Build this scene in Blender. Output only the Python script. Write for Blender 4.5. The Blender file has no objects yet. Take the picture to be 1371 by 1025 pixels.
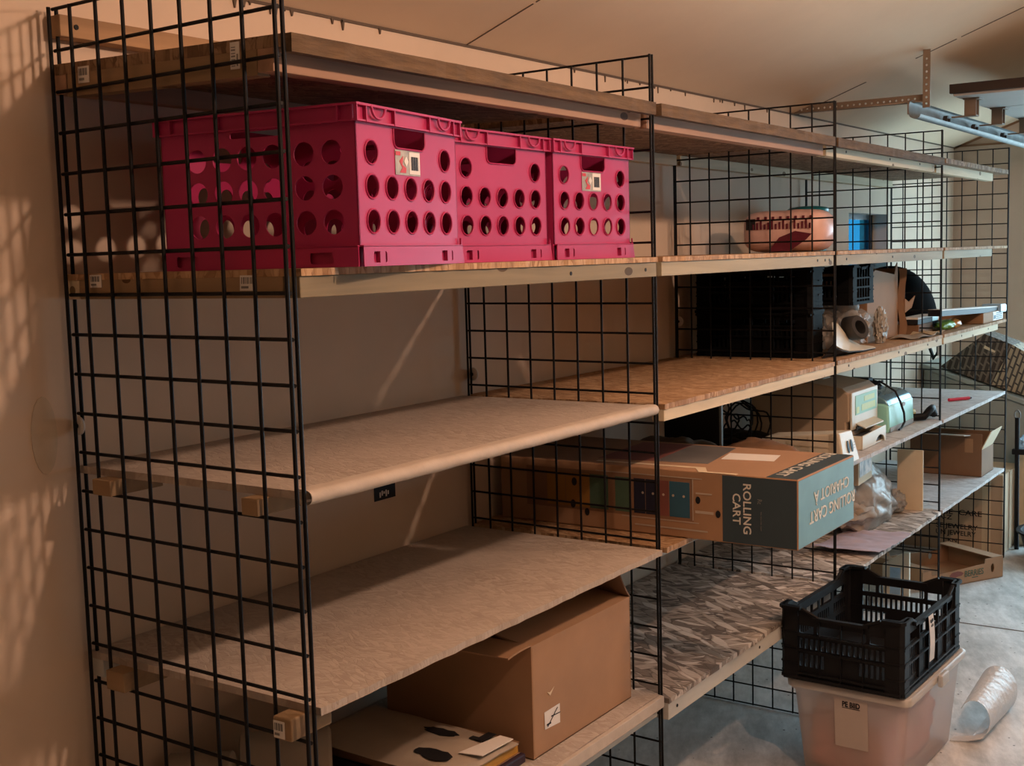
import bpy, bmesh, math, random
from mathutils import Vector, Matrix, Euler, noise
PI = math.pi
R = math.radians
SC = bpy.context.scene
COL = SC.collection
rnd = random.Random(7)

# ------------------------------------------------------------------ helpers
def lin(c):
    return tuple(((v / 12.92) if v <= .04045 else ((v + .055) / 1.055) ** 2.4) for v in c)

def hexc(h):
    return lin(tuple(int(h[i:i + 2], 16) / 255 for i in (0, 2, 4)))

class G:
    """collects shapes into one bmesh"""
    def __init__(s):
        s.bm = bmesh.new()
    def _tag(s, n0, mat):
        s.bm.faces.ensure_lookup_table()
        for f in s.bm.faces[n0:]:
            f.material_index = mat
    def box(s, x0, x1, y0, y1, z0, z1, mat=0, M=None):
        n0 = len(s.bm.faces)
        vs = [s.bm.verts.new(Vector(p)) for p in
              ((x0, y0, z0), (x1, y0, z0), (x1, y1, z0), (x0, y1, z0), (x0, y0, z1), (x1, y0, z1), (x1, y1, z1), (x0, y1, z1))]
        if M:
            for v in vs: v.co = M @ v.co
        for f in ((3, 2, 1, 0), (4, 5, 6, 7), (0, 1, 5, 4), (1, 2, 6, 5), (2, 3, 7, 6), (3, 0, 4, 7)):
            s.bm.faces.new([vs[i] for i in f])
        s._tag(n0, mat); return s
    def hexa(s, pts, mat=0):
        n0 = len(s.bm.faces)
        vs = [s.bm.verts.new(Vector(p)) for p in pts]
        for f in ((3, 2, 1, 0), (4, 5, 6, 7), (0, 1, 5, 4), (1, 2, 6, 5), (2, 3, 7, 6), (3, 0, 4, 7)):
            s.bm.faces.new([vs[i] for i in f])
        s._tag(n0, mat); return s
    def tube(s, pts, r, n=8, mat=0, closed=False, r2=None):
        n0 = len(s.bm.faces)
        pts = [Vector(p) for p in pts]
        rings = []
        N = len(pts)
        up = None
        for i, p in enumerate(pts):
            a = pts[(i - 1) % N] if (closed or i > 0) else p
            b = pts[(i + 1) % N] if (closed or i < N - 1) else p
            t = (b - a).normalized()
            if up is None:
                up = Vector((0, 0, 1)) if abs(t.z) < .9 else Vector((1, 0, 0))
            u = (up - t * up.dot(t))
            if u.length < 1e-6: u = t.orthogonal()
            u.normalize(); up = u
            w = t.cross(u)
            rr = r if r2 is None else r + (r2 - r) * i / max(1, N - 1)
            rings.append([s.bm.verts.new(p + (u * math.cos(2 * PI * k / n) + w * math.sin(2 * PI * k / n)) * rr) for k in range(n)])
        m = N if closed else N - 1
        for i in range(m):
            A, B = rings[i], rings[(i + 1) % N]
            for k in range(n):
                s.bm.faces.new((A[k], A[(k + 1) % n], B[(k + 1) % n], B[k]))
        if not closed:
            s.bm.faces.new(rings[0][::-1]); s.bm.faces.new(rings[-1])
        s._tag(n0, mat); return s
    def cyl(s, a, b, r, n=16, mat=0, r2=None):
        return s.tube([a, b], r, n, mat, r2=r2)
    def lathe(s, prof, c=(0, 0, 0), n=32, mat=0, M=None):
        n0 = len(s.bm.faces)
        c = Vector(c); rings = []
        for r, z in prof:
            ring = []
            for k in range(n):
                p = Vector((r * math.cos(2 * PI * k / n), r * math.sin(2 * PI * k / n), z))
                if M: p = M @ p
                ring.append(s.bm.verts.new(p + c))
            rings.append(ring)
        for A, B in zip(rings, rings[1:]):
            for k in range(n):
                s.bm.faces.new((A[k], A[(k + 1) % n], B[(k + 1) % n], B[k]))
        s.bm.faces.new(rings[0][::-1]); s.bm.faces.new(rings[-1])
        s._tag(n0, mat); return s
    def prism(s, poly, d0, d1, M, mat=0):
        """poly in local XY, extruded along local Z from d0 to d1"""
        n0 = len(s.bm.faces)
        a = [s.bm.verts.new(M @ Vector((x, y, d0))) for x, y in poly]
        b = [s.bm.verts.new(M @ Vector((x, y, d1))) for x, y in poly]
        n = len(poly)
        s.bm.faces.new(a[::-1]); s.bm.faces.new(b)
        for i in range(n):
            s.bm.faces.new((a[i], a[(i + 1) % n], b[(i + 1) % n], b[i]))
        s._tag(n0, mat); return s
    def add_mesh(s, me, M, mat=0):
        n0 = len(s.bm.faces); v0 = len(s.bm.verts)
        s.bm.from_mesh(me)
        s.bm.verts.ensure_lookup_table()
        for v in s.bm.verts[v0:]: v.co = M @ v.co
        s._tag(n0, mat); return s
    def plate(s, outer, holes, thick, M, mat=0):
        """flat sheet with holes in local XY, thickness along local -Z"""
        cu = bpy.data.curves.new('tmp', 'CURVE'); cu.dimensions = '2D'; cu.fill_mode = 'BOTH'; cu.extrude = thick / 2
        for loop in [outer] + list(holes):
            sp = cu.splines.new('POLY'); sp.points.add(len(loop) - 1)
            for p, q in zip(sp.points, loop): p.co = (q[0], q[1], 0, 1)
            sp.use_cyclic_u = True
        ob = bpy.data.objects.new('tmp', cu)
        me = bpy.data.meshes.new_from_object(ob)
        s.add_mesh(me, M @ Matrix.Translation((0, 0, -thick / 2)), mat)
        bpy.data.objects.remove(ob); bpy.data.curves.remove(cu); bpy.data.meshes.remove(me)
        return s
    def text(s, body, width, height, M, mat=0, extrude=.0004, bold=0.0):
        """text centred on local origin, fitted to width x cap height"""
        cu = bpy.data.curves.new('tmp', 'FONT'); cu.body = body; cu.extrude = extrude; cu.size = 1; cu.resolution_u = 3
        cu.offset = bold; cu.align_x = 'CENTER'
        ob = bpy.data.objects.new('tmp', cu)
        me = bpy.data.meshes.new_from_object(ob)
        xs = [v.co.x for v in me.vertices]; ys = [v.co.y for v in me.vertices]
        if xs:
            w = max(xs) - min(xs); h = .70
            cx = (max(xs) + min(xs)) / 2
            T = Matrix.Diagonal((width / w, height / h, 1, 1)) @ Matrix.Translation((-cx, -h / 2, 0))
            s.add_mesh(me, M @ T, mat)
        bpy.data.objects.remove(ob); bpy.data.curves.remove(cu); bpy.data.meshes.remove(me)
        return s
    def sheet(s, fn, nu, nv, thick, mat=0):
        """thin curved sheet: fn(u,v)->Vector; thickness along its normal"""
        n0 = len(s.bm.faces)
        P = [[Vector(fn(i / nu, j / nv)) for j in range(nv + 1)] for i in range(nu + 1)]
        def nrm(i, j):
            a = P[min(i + 1, nu)][j] - P[max(i - 1, 0)][j]; b = P[i][min(j + 1, nv)] - P[i][max(j - 1, 0)]
            n = a.cross(b)
            return n.normalized() if n.length > 1e-9 else Vector((0, 0, 1))
        A = [[s.bm.verts.new(P[i][j]) for j in range(nv + 1)] for i in range(nu + 1)]
        B = [[s.bm.verts.new(P[i][j] - nrm(i, j) * thick) for j in range(nv + 1)] for i in range(nu + 1)]
        for i in range(nu):
            for j in range(nv):
                s.bm.faces.new((A[i][j], A[i + 1][j], A[i + 1][j + 1], A[i][j + 1]))
                s.bm.faces.new((B[i][j + 1], B[i + 1][j + 1], B[i + 1][j], B[i][j]))
        for i in range(nu):
            s.bm.faces.new((A[i][0], B[i][0], B[i + 1][0], A[i + 1][0])); s.bm.faces.new((A[i + 1][nv], B[i + 1][nv], B[i][nv], A[i][nv]))
        for j in range(nv):
            s.bm.faces.new((A[0][j + 1], B[0][j + 1], B[0][j], A[0][j])); s.bm.faces.new((A[nu][j], B[nu][j], B[nu][j + 1], A[nu][j + 1]))
        s._tag(n0, mat); return s
    def blob(s, c, rad, seed=0, amp=.15, freq=3, sub=4, mat=0, flat=None, fn=None):
        n0 = len(s.bm.faces); v0 = len(s.bm.verts)
        bmesh.ops.create_icosphere(s.bm, subdivisions=sub, radius=1)
        s.bm.verts.ensure_lookup_table()
        off = Vector((seed * 3.1, seed * 1.7, seed * 2.3))
        for v in s.bm.verts[v0:]:
            d = v.co.normalized()
            k = 1 + amp * noise.noise(d * freq + off) + amp * .5 * abs(noise.noise(d * freq * 2.3 + off))
            p = Vector((d.x * rad[0], d.y * rad[1], d.z * rad[2])) * k
            if fn: p = fn(p)
            p = p + Vector(c)
            if flat is not None and p.z < flat: p.z = flat
            v.co = p
        s._tag(n0, mat); return s

def link(name, data, parent=None):
    o = bpy.data.objects.new(name, data)
    COL.objects.link(o)
    if parent: o.parent = parent
    return o

def obj(name, g, mats, parent=None, smooth=35, bevel=0, seg=2, recalc=True):
    if recalc: bmesh.ops.recalc_face_normals(g.bm, faces=g.bm.faces[:])
    me = bpy.data.meshes.new(name)
    g.bm.to_mesh(me); g.bm.free()
    for m in (mats if isinstance(mats, (list, tuple)) else [mats]): me.materials.append(m)
    if smooth:
        for p in me.polygons: p.use_smooth = True
        me.set_sharp_from_angle(angle=R(smooth))
    o = link(name, me, parent)
    if bevel:
        b = o.modifiers.new('soft_edges', 'BEVEL'); b.width = bevel; b.segments = seg; b.limit_method = 'ANGLE'; b.angle_limit = R(40)
        b.harden_normals = False
    return o

def tag(o, label, cat, group=None, kind=None):
    o['label'] = label; o['category'] = cat
    if group: o['group'] = group
    if kind: o['kind'] = kind
    return o

def thing(name, label, cat, loc=(0, 0, 0), rz=0, group=None):
    o = link(name, None); o.location = loc; o.rotation_euler = (0, 0, rz); o.empty_display_size = .05
    return tag(o, label, cat, group)

def structure(name, g, mats, smooth=0, bevel=0):
    o = obj(name, g, mats, None, smooth, bevel); o['kind'] = 'structure'; return o

def frame(right, up, origin):
    r = Vector(right).normalized(); u = Vector(up); u = (u - r * r.dot(u)).normalized(); n = r.cross(u)
    M = Matrix((r, u, n)).transposed().to_4x4(); M.translation = Vector(origin)
    return M

def rectl(x0, x1, y0, y1):
    return [(x0, y0), (x1, y0), (x1, y1), (x0, y1)]

def rrect(x0, x1, y0, y1, r, n=4):
    out = []
    for cx, cy, a0 in ((x1 - r, y0 + r, -90), (x1 - r, y1 - r, 0), (x0 + r, y1 - r, 90), (x0 + r, y0 + r, 180)):
        for k in range(n + 1):
            a = R(a0 + 90 * k / n); out.append((cx + r * math.cos(a), cy + r * math.sin(a)))
    return out

def circ(cx, cy, r, n=24, ry=None):
    ry = ry or r
    return [(cx + r * math.cos(2 * PI * k / n), cy + ry * math.sin(2 * PI * k / n)) for k in range(n)]

# ------------------------------------------------------------------ materials
def newmat(name):
    m = bpy.data.materials.new(name); m.use_nodes = True
    nt = m.node_tree; b = nt.nodes['Principled BSDF']
    return m, nt, b

def nd(nt, t, **kw):
    n = nt.nodes.new(t)
    for k, v in kw.items():
        if k.startswith('i_'):
            key = k[2:]; key = int(key) if key.isdigit() else key.replace('_', ' ')
            n.inputs[key].default_value = v
        else: setattr(n, k, v)
    return n

def ramp(nt, stops, fac):
    r = nt.nodes.new('ShaderNodeValToRGB'); e = r.color_ramp.elements
    while len(e) < len(stops): e.new(.5)
    for el, (p, c) in zip(e, stops):
        el.position = p; el.color = (*c, 1)
    nt.links.new(fac, r.inputs[0]); return r.outputs[0]

def coords(nt, scale=(1, 1, 1), rot=(0, 0, 0)):
    tc = nd(nt, 'ShaderNodeTexCoord'); oi = nd(nt, 'ShaderNodeObjectInfo')
    ml = nd(nt, 'ShaderNodeVectorMath', operation='SCALE'); cb = nd(nt, 'ShaderNodeCombineXYZ')
    for i in range(3): nt.links.new(oi.outputs['Random'], cb.inputs[i])
    nt.links.new(cb.outputs[0], ml.inputs[0]); ml.inputs['Scale'].default_value = 37.0
    ad = nd(nt, 'ShaderNodeVectorMath', operation='ADD')
    nt.links.new(tc.outputs['Object'], ad.inputs[0]); nt.links.new(ml.outputs[0], ad.inputs[1])
    return ad.outputs[0]

def mapped(nt, vec, scale, rot=(0, 0, 0)):
    a = nd(nt, 'ShaderNodeMapping'); a.inputs['Rotation'].default_value = rot
    nt.links.new(vec, a.inputs['Vector'])
    b = nd(nt, 'ShaderNodeMapping'); b.inputs['Scale'].default_value = scale
    nt.links.new(a.outputs[0], b.inputs['Vector']); return b.outputs[0]

def plain(name, c, rough=.6, var=.12, scale=8, bump=.0, metal=0, spec=.3, stretch=(1, 1, 1), coat=0):
    m, nt, b = newmat(name)
    v = mapped(nt, coords(nt), stretch)
    n = nd(nt, 'ShaderNodeTexNoise', i_Scale=scale, i_Detail=5.0, i_Roughness=.6)
    nt.links.new(v, n.inputs['Vector'])
    lo = tuple(x * (1 - var) for x in c); hi = tuple(min(1, x * (1 + var)) for x in c)
    nt.links.new(ramp(nt, [(.3, lo), (.7, hi)], n.outputs['Fac']), b.inputs['Base Color'])
    b.inputs['Roughness'].default_value = rough; b.inputs['Metallic'].default_value = metal
    b.inputs['Specular IOR Level'].default_value = spec
    if coat: b.inputs['Coat Weight'].default_value = coat
    if bump:
        bp = nd(nt, 'ShaderNodeBump', i_Strength=bump, i_Distance=.01)
        nt.links.new(n.outputs['Fac'], bp.inputs['Height']); nt.links.new(bp.outputs[0], b.inputs['Normal'])
    return m

def plaster(name, c, patch=.1, dots=True, bump=.12):
    """painted drywall: faint blotches, trowel texture, scattered dark nail pops"""
    m, nt, b = newmat(name)
    tc = nd(nt, 'ShaderNodeTexCoord'); v = tc.outputs['Object']
    n = nd(nt, 'ShaderNodeTexNoise', i_Scale=1.7, i_Detail=6.0, i_Roughness=.6); nt.links.new(v, n.inputs['Vector'])
    col = ramp(nt, [(.3, tuple(x * (1 - patch) for x in c)), (.7, tuple(min(1, x * (1 + patch)) for x in c))], n.outputs['Fac'])
    if dots:
        vo = nd(nt, 'ShaderNodeTexVoronoi', i_Scale=2.3); nt.links.new(v, vo.inputs['Vector'])
        lt = nd(nt, 'ShaderNodeMath', operation='LESS_THAN', i_1=.014); nt.links.new(vo.outputs['Distance'], lt.inputs[0])
        mx = nd(nt, 'ShaderNodeMix', data_type='RGBA'); nt.links.new(lt.outputs[0], mx.inputs[0])
        nt.links.new(col, mx.inputs[6]); mx.inputs[7].default_value = (.03, .022, .016, 1); col = mx.outputs[2]
    nt.links.new(col, b.inputs['Base Color']); b.inputs['Roughness'].default_value = .85
    b.inputs['Specular IOR Level'].default_value = .15
    n2 = nd(nt, 'ShaderNodeTexNoise', i_Scale=14.0, i_Detail=6.0); nt.links.new(v, n2.inputs['Vector'])
    bp = nd(nt, 'ShaderNodeBump', i_Strength=bump, i_Distance=.01)
    nt.links.new(n2.outputs['Fac'], bp.inputs['Height']); nt.links.new(bp.outputs[0], b.inputs['Normal'])
    return m

def osb(name, cols, bump=.4, contrast=1.0, stretch=1.0, base_rot=0, paint=None, cover=0, gap=.35, ratio=4.4):
    """oriented strand board: long flakes laid at several angles; optional worn paint over it"""
    m, nt, b = newmat(name)
    v = coords(nt)
    wn = nd(nt, 'ShaderNodeTexNoise', i_Scale=9.0, i_Detail=3.0); nt.links.new(v, wn.inputs['Vector'])
    ws = nd(nt, 'ShaderNodeVectorMath', operation='SCALE'); ws.inputs['Scale'].default_value = .03; nt.links.new(wn.outputs['Color'], ws.inputs[0])
    wa = nd(nt, 'ShaderNodeVectorMath', operation='ADD'); nt.links.new(v, wa.inputs[0]); nt.links.new(ws.outputs[0], wa.inputs[1]); v = wa.outputs[0]
    vals = []
    for a in (8, -34, 41):
        mp = mapped(nt, v, (58 / stretch, 58 / ratio / stretch, 20), (0, 0, R(a + base_rot)))
        vo = nd(nt, 'ShaderNodeTexVoronoi', i_Scale=1.0); nt.links.new(mp, vo.inputs['Vector'])
        sp = nd(nt, 'ShaderNodeSeparateColor'); nt.links.new(vo.outputs['Color'], sp.inputs[0])
        ve = nd(nt, 'ShaderNodeTexVoronoi', i_Scale=1.0, feature='DISTANCE_TO_EDGE'); nt.links.new(mp, ve.inputs['Vector'])
        mr = nd(nt, 'ShaderNodeMapRange', i_1=.0, i_2=.10, i_3=-gap, i_4=0.0); nt.links.new(ve.outputs['Distance'], mr.inputs[0])
        ad_ = nd(nt, 'ShaderNodeMath', operation='ADD'); nt.links.new(sp.outputs[0], ad_.inputs[0]); nt.links.new(mr.outputs[0], ad_.inputs[1])
        vals.append((ad_.outputs[0], sp.outputs[1]))
    def sel(x, y, mask, th):
        g = nd(nt, 'ShaderNodeMath', operation='GREATER_THAN', i_1=th); nt.links.new(mask, g.inputs[0])
        mx = nd(nt, 'ShaderNodeMix', data_type='FLOAT'); nt.links.new(g.outputs[0], mx.inputs[0])
        nt.links.new(x, mx.inputs[2]); nt.links.new(y, mx.inputs[3]); return mx.outputs[0]
    f = sel(vals[0][0], vals[1][0], vals[1][1], .55)
    f = sel(f, vals[2][0], vals[2][1], .6)
    n = nd(nt, 'ShaderNodeTexNoise', i_Scale=150.0, i_Detail=3.0); nt.links.new(mapped(nt, v, (1, .18, 1), (0, 0, R(base_rot))), n.inputs['Vector'])
    ad = nd(nt, 'ShaderNodeMath', operation='MULTIPLY_ADD', i_1=.35, i_2=-.17); nt.links.new(n.outputs['Fac'], ad.inputs[0])
    sm = nd(nt, 'ShaderNodeMath', operation='ADD'); nt.links.new(f, sm.inputs[0]); nt.links.new(ad.outputs[0], sm.inputs[1])
    k = len(cols)
    col = ramp(nt, [(.5 + contrast * (i / (k - 1) - .5) * .9, c) for i, c in enumerate(cols)], sm.outputs[0])
    if paint:
        pn = nd(nt, 'ShaderNodeTexNoise', i_Scale=3.5, i_Detail=7.0, i_Roughness=.65); nt.links.new(v, pn.inputs['Vector'])
        pf = nd(nt, 'ShaderNodeMapRange', i_1=.25, i_2=.6, i_3=cover - .25, i_4=min(1, cover + .15)); nt.links.new(pn.outputs['Fac'], pf.inputs[0])
        mx = nd(nt, 'ShaderNodeMix', data_type='RGBA'); nt.links.new(pf.outputs[0], mx.inputs[0]); nt.links.new(col, mx.inputs[6])
        mx.inputs[7].default_value = (*paint, 1); col = mx.outputs[2]
    nt.links.new(col, b.inputs['Base Color']); b.inputs['Roughness'].default_value = .75; b.inputs['Specular IOR Level'].default_value = .2
    bp = nd(nt, 'ShaderNodeBump', i_Strength=bump, i_Distance=.004)
    nt.links.new(sm.outputs[0], bp.inputs['Height']); nt.links.new(bp.outputs[0], b.inputs['Normal'])
    return m

def wood(name, c, axis=1, var=.2, knots=True):
    m, nt, b = newmat(name)
    sc = [26, 26, 26]; sc[axis] = 1.6
    v = mapped(nt, coords(nt), tuple(sc))
    n = nd(nt, 'ShaderNodeTexNoise', i_Scale=1.0, i_Detail=5.0, i_Distortion=.6); nt.links.new(v, n.inputs['Vector'])
    lo = tuple(x * (1 - var) for x in c); hi = tuple(min(1, x * (1 + var * .6)) for x in c)
    col = ramp(nt, [(.3, lo), (.65, hi)], n.outputs['Fac'])
    if knots:
        s2 = [14, 14, 14]; s2[axis] = 7
        vo = nd(nt, 'ShaderNodeTexVoronoi', i_Scale=1.0); nt.links.new(mapped(nt, coords(nt), tuple(s2)), vo.inputs['Vector'])
        lt = nd(nt, 'ShaderNodeMath', operation='LESS_THAN', i_1=.14); nt.links.new(vo.outputs['Distance'], lt.inputs[0])
        mx = nd(nt, 'ShaderNodeMix', data_type='RGBA'); nt.links.new(lt.outputs[0], mx.inputs[0]); nt.links.new(col, mx.inputs[6])
        mx.inputs[7].default_value = (c[0] * .35, c[1] * .28, c[2] * .22, 1); col = mx.outputs[2]
    nt.links.new(col, b.inputs['Base Color']); b.inputs['Roughness'].default_value = .7; b.inputs['Specular IOR Level'].default_value = .2
    return m

def film(name, c, clear=.5, rough=.2, bump=0, spec=.5):
    """thin see-through plastic"""
    m, nt, b = newmat(name)
    out = nt.nodes['Material Output']
    tr = nd(nt, 'ShaderNodeBsdfTransparent'); tr.inputs[0].default_value = (*[min(1, .6 + .4 * x) for x in c], 1)
    tl = nd(nt, 'ShaderNodeBsdfTranslucent'); tl.inputs[0].default_value = (*c, 1)
    m1 = nd(nt, 'ShaderNodeMixShader', i_0=.35)
    b.inputs['Base Color'].default_value = (*c, 1); b.inputs['Roughness'].default_value = rough; b.inputs['Specular IOR Level'].default_value = spec
    nt.links.new(b.outputs[0], m1.inputs[1]); nt.links.new(tl.outputs[0], m1.inputs[2])
    m2 = nd(nt, 'ShaderNodeMixShader', i_0=clear)
    nt.links.new(m1.outputs[0], m2.inputs[1]); nt.links.new(tr.outputs[0], m2.inputs[2])
    nt.links.new(m2.outputs[0], out.inputs['Surface'])
    if bump:
        n = nd(nt, 'ShaderNodeTexNoise', i_Scale=35.0, i_Detail=4.0); nt.links.new(coords(nt), n.inputs['Vector'])
        bp = nd(nt, 'ShaderNodeBump', i_Strength=bump, i_Distance=.01); nt.links.new(n.outputs['Fac'], bp.inputs['Height'])
        nt.links.new(bp.outputs[0], b.inputs['Normal'])
    return m

def concrete(name):
    m, nt, b = newmat(name)
    tc = nd(nt, 'ShaderNodeTexCoord'); v = tc.outputs['Object']
    n = nd(nt, 'ShaderNodeTexNoise', i_Scale=2.2, i_Detail=8.0, i_Roughness=.65, i_Distortion=.4); nt.links.new(v, n.inputs['Vector'])
    n2 = nd(nt, 'ShaderNodeTexNoise', i_Scale=9.0, i_Detail=6.0, i_Roughness=.7); nt.links.new(mapped(nt, v, (1.6, .5, 1), (0, 0, R(-24))), n2.inputs['Vector'])
    ml = nd(nt, 'ShaderNodeMath', operation='MULTIPLY_ADD', i_1=.5); nt.links.new(n2.outputs['Fac'], ml.inputs[0])
    hf = nd(nt, 'ShaderNodeMath', operation='MULTIPLY', i_1=.5); nt.links.new(n.outputs['Fac'], hf.inputs[0]); nt.links.new(hf.outputs[0], ml.inputs[2])
    col = ramp(nt, [(.36, (.30, .295, .28)), (.48, (.48, .475, .455)), (.60, (.70, .69, .67))], ml.outputs[0])
    vo = nd(nt, 'ShaderNodeTexVoronoi', i_Scale=16.0); nt.links.new(v, vo.inputs['Vector'])
    lt = nd(nt, 'ShaderNodeMath', operation='LESS_THAN', i_1=.07); nt.links.new(vo.outputs['Distance'], lt.inputs[0])
    mx = nd(nt, 'ShaderNodeMix', data_type='RGBA'); nt.links.new(lt.outputs[0], mx.inputs[0]); nt.links.new(col, mx.inputs[6])
    mx.inputs[7].default_value = (.09, .085, .08, 1)
    nt.links.new(mx.outputs[2], b.inputs['Base Color']); b.inputs['Roughness'].default_value = .55
    bp = nd(nt, 'ShaderNodeBump', i_Strength=.15, i_Distance=.01); nt.links.new(n2.outputs['Fac'], bp.inputs['Height']); nt.links.new(bp.outputs[0], b.inputs['Normal'])
    return m

def pattern_card(name, bg, fg):
    m, nt, b = newmat(name)
    tc = nd(nt, 'ShaderNodeTexCoord')
    br = nd(nt, 'ShaderNodeTexBrick', i_Scale=1.0, offset=.5); br.inputs['Color1'].default_value = (*bg, 1); br.inputs['Color2'].default_value = (*[x * .9 for x in bg], 1)
    br.inputs['Mortar'].default_value = (*fg, 1); br.inputs['Mortar Size'].default_value = .12; br.inputs['Brick Width'].default_value = 1.6; br.inputs['Row Height'].default_value = .6
    a = nd(nt, 'ShaderNodeMapping'); a.inputs['Rotation'].default_value = (R(40), R(30), R(45)); a.inputs['Scale'].default_value = (28, 28, 28)
    nt.links.new(tc.outputs['Object'], a.inputs[0]); nt.links.new(a.outputs[0], br.inputs[0])
    nt.links.new(br.outputs[0], b.inputs['Base Color']); b.inputs['Roughness'].default_value = .8
    return m

M = {}
M['wall'] = plaster('painted_drywall', (.71, .585, .46), .06)
M['wall_dark'] = plaster('unseen_dark_wall', (.15, .115, .085), .1)  # unseen walls; dark colour made up to cut the bounced light
M['ceil'] = plaster('ceiling_drywall', (.84, .70, .53), .05)
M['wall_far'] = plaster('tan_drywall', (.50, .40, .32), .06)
M['seam'] = plain('seam_tape', (.13, .10, .075), .9)
M['patch'] = plain('filler_patch', (.62, .53, .41), .8)
M['floor'] = concrete('stained_concrete')
M['wire'] = plain('black_wire', (.006, .006, .0065), .55, .1, spec=.2)
M['pine'] = wood('pale_pine', (.62, .53, .36))
M['pine_x'] = wood('pine_cleat', (.30, .205, .115), 0)
M['brownwood'] = wood('brown_board', (.42, .27, .15))
M['redwood'] = wood('reddish_rail', (.42, .26, .17))
M['shadewood'] = wood('shaded_rail', (.26, .22, .14))  # crate shelf's front rail, overhang shade put into the wood colour
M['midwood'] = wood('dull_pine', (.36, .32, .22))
M['fascia'] = plain('rough_sawn_edge', (.125, .08, .043), .85, .35, 9, .5, stretch=(4, 1, 7))
M['paintedwood'] = plain('whitewashed_rail', (.55, .56, .52), .7, .12, 12, stretch=(1, .2, 1))
M['osb_paint'] = osb('osb_whitewashed', [(.19, .135, .095), (.37, .315, .255), (.54, .48, .41)], .35, 1.2, .5, 75, (.455, .40, .345), .74, gap=.34)
M['osb_orange'] = osb('osb_golden', [(.30, .175, .09), (.44, .28, .15), (.55, .38, .23)], .35, 1.1, .6, 75)
M['osb_raw'] = osb('osb_rough', [(.16, .135, .115), (.36, .315, .27), (.50, .445, .39), (.76, .72, .67)], .5, 1.0, 1.2, 80, gap=.32, ratio=5)
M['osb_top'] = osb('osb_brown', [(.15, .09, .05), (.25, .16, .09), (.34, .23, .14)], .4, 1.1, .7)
M['osb_pale'] = osb('osb_pale_paint', [(.25, .22, .2), (.50, .48, .46), (.66, .65, .64)], .3, 1.2, .8, 75, (.62, .62, .63), .55)
M['tape'] = plain('rolled_paper_edge', (.50, .44, .37), .7, .08, 20, .15)
M['white'] = plain('white_label', (.72, .70, .66), .6, .04)
M['ink'] = plain('black_ink', (.012, .012, .014), .6, 0)
M['greyink'] = plain('grey_print', (.20, .20, .19), .6, .1)
M['pink'] = plain('magenta_plastic', (.43, .030, .125), .48, .05, 6, spec=.22)
M['red'] = plain('red_print', (.55, .03, .03), .5, .05)
M['blackplastic'] = plain('black_plastic', (.008, .0085, .010), .55, .2, 14, spec=.22)
M['blackdull'] = plain('dull_black_plastic', (.0045, .0048, .005), .75, .2, 14, spec=.08)
M['blackmatt'] = plain('black_matt', (.012, .012, .012), .7, .15)
M['card'] = plain('kraft_cardboard', (.36, .215, .12), .8, .09, 5, .04)
M['card_m'] = plain('tan_cardboard', (.52, .385, .26), .8, .06, 5)
M['card_d'] = plain('dark_kraft_cardboard', (.22, .125, .07), .8, .1, 5, .04)
M['card_p'] = plain('pale_cardboard', (.66, .55, .38), .8, .06, 5)
M['cart_dark'] = plain('slate_print', (.036, .060, .074), .55, .1, 4)
M['slate_top'] = plain('faded_slate_print', (.13, .125, .12), .6, .2, 6)
M['cart_teal'] = plain('teal_print', (.14, .30, .35), .5, .12, 5)
M['cart_red'] = plain('dusty_red_print', (.20, .07, .055), .6, .15)
M['cart_green'] = plain('dark_green_print', (.06, .11, .07), .6, .15)
M['cart_navy'] = plain('navy_print', (.012, .014, .03), .6, .1)
M['cart_blue'] = plain('petrol_blue_print', (.03, .10, .15), .6, .1)
M['cart_orange'] = plain('ochre_print', (.30, .15, .03), .6, .1)
M['lettering'] = plain('cream_lettering', (.62, .62, .56), .6, .03)
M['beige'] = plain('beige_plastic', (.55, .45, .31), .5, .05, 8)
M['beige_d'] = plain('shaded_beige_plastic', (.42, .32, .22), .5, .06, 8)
M['ivory'] = plain('ivory_plastic', (.66, .62, .50), .45, .04)
M['mint'] = plain('pale_mint_plastic', (.33, .72, .64), .35, .04)
M['steelblue'] = plain('silvery_blue_lid', (.20, .36, .45), .25, .08, metal=.5)
M['darkgrey'] = plain('dark_grey_plastic', (.05, .05, .052), .5, .1)
M['grey'] = plain('mid_grey_plastic', (.28, .29, .27), .6, .08)
M['stick_green'] = plain('green_sticker', (.26, .52, .34), .5, .05)
M['stick_yellow'] = plain('yellow_sticker', (.52, .62, .22), .5, .05)
M['yellow'] = plain('yellow_plastic', (.55, .42, .05), .5, .05)
M['gold'] = plain('gold_page_edge', (.48, .26, .045), .55, .15, 40, stretch=(1, 1, 12))
M['purple'] = plain('dark_purple_cover', (.035, .022, .04), .5, .1)
M['offwhite'] = plain('dull_white_paper', (.52, .45, .40), .7, .05)
M['parcel'] = plain('pale_parcel_paper', (.40, .34, .27), .7, .15, 5)
M['silver'] = plain('silver_grey_print', (.36, .35, .31), .5, .3, 40)
M['roll'] = plain('ribbed_white_paper', (.44, .40, .33), .8, .06)
M['pinkwrap'] = plain('pale_pink_packet', (.74, .50, .45), .35, .14, 9, spec=.5)
M['maroon'] = plain('maroon_print', (.13, .02, .035), .4, .1)
M['teal'] = plain('teal_plastic', (.02, .22, .27), .35, .05)
M['film'] = film('clear_film', (.66, .60, .52), .58, .25, .6)
M['bagfilm'] = film('cloudy_bag_film', (.62, .60, .56), .25, .22, .5)
M['tote'] = film('frosted_plastic', (.80, .74, .70), .42, .35, 0)
M['totelid'] = film('frosted_lid', (.70, .67, .62), .12, .3, 0)
M['clothes'] = plain('pink_clothes', (.74, .33, .27), .9, .35, 7, .2)
M['bubble'] = film('bubble_wrap', (.86, .85, .84), .25, .25, .5)
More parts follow.
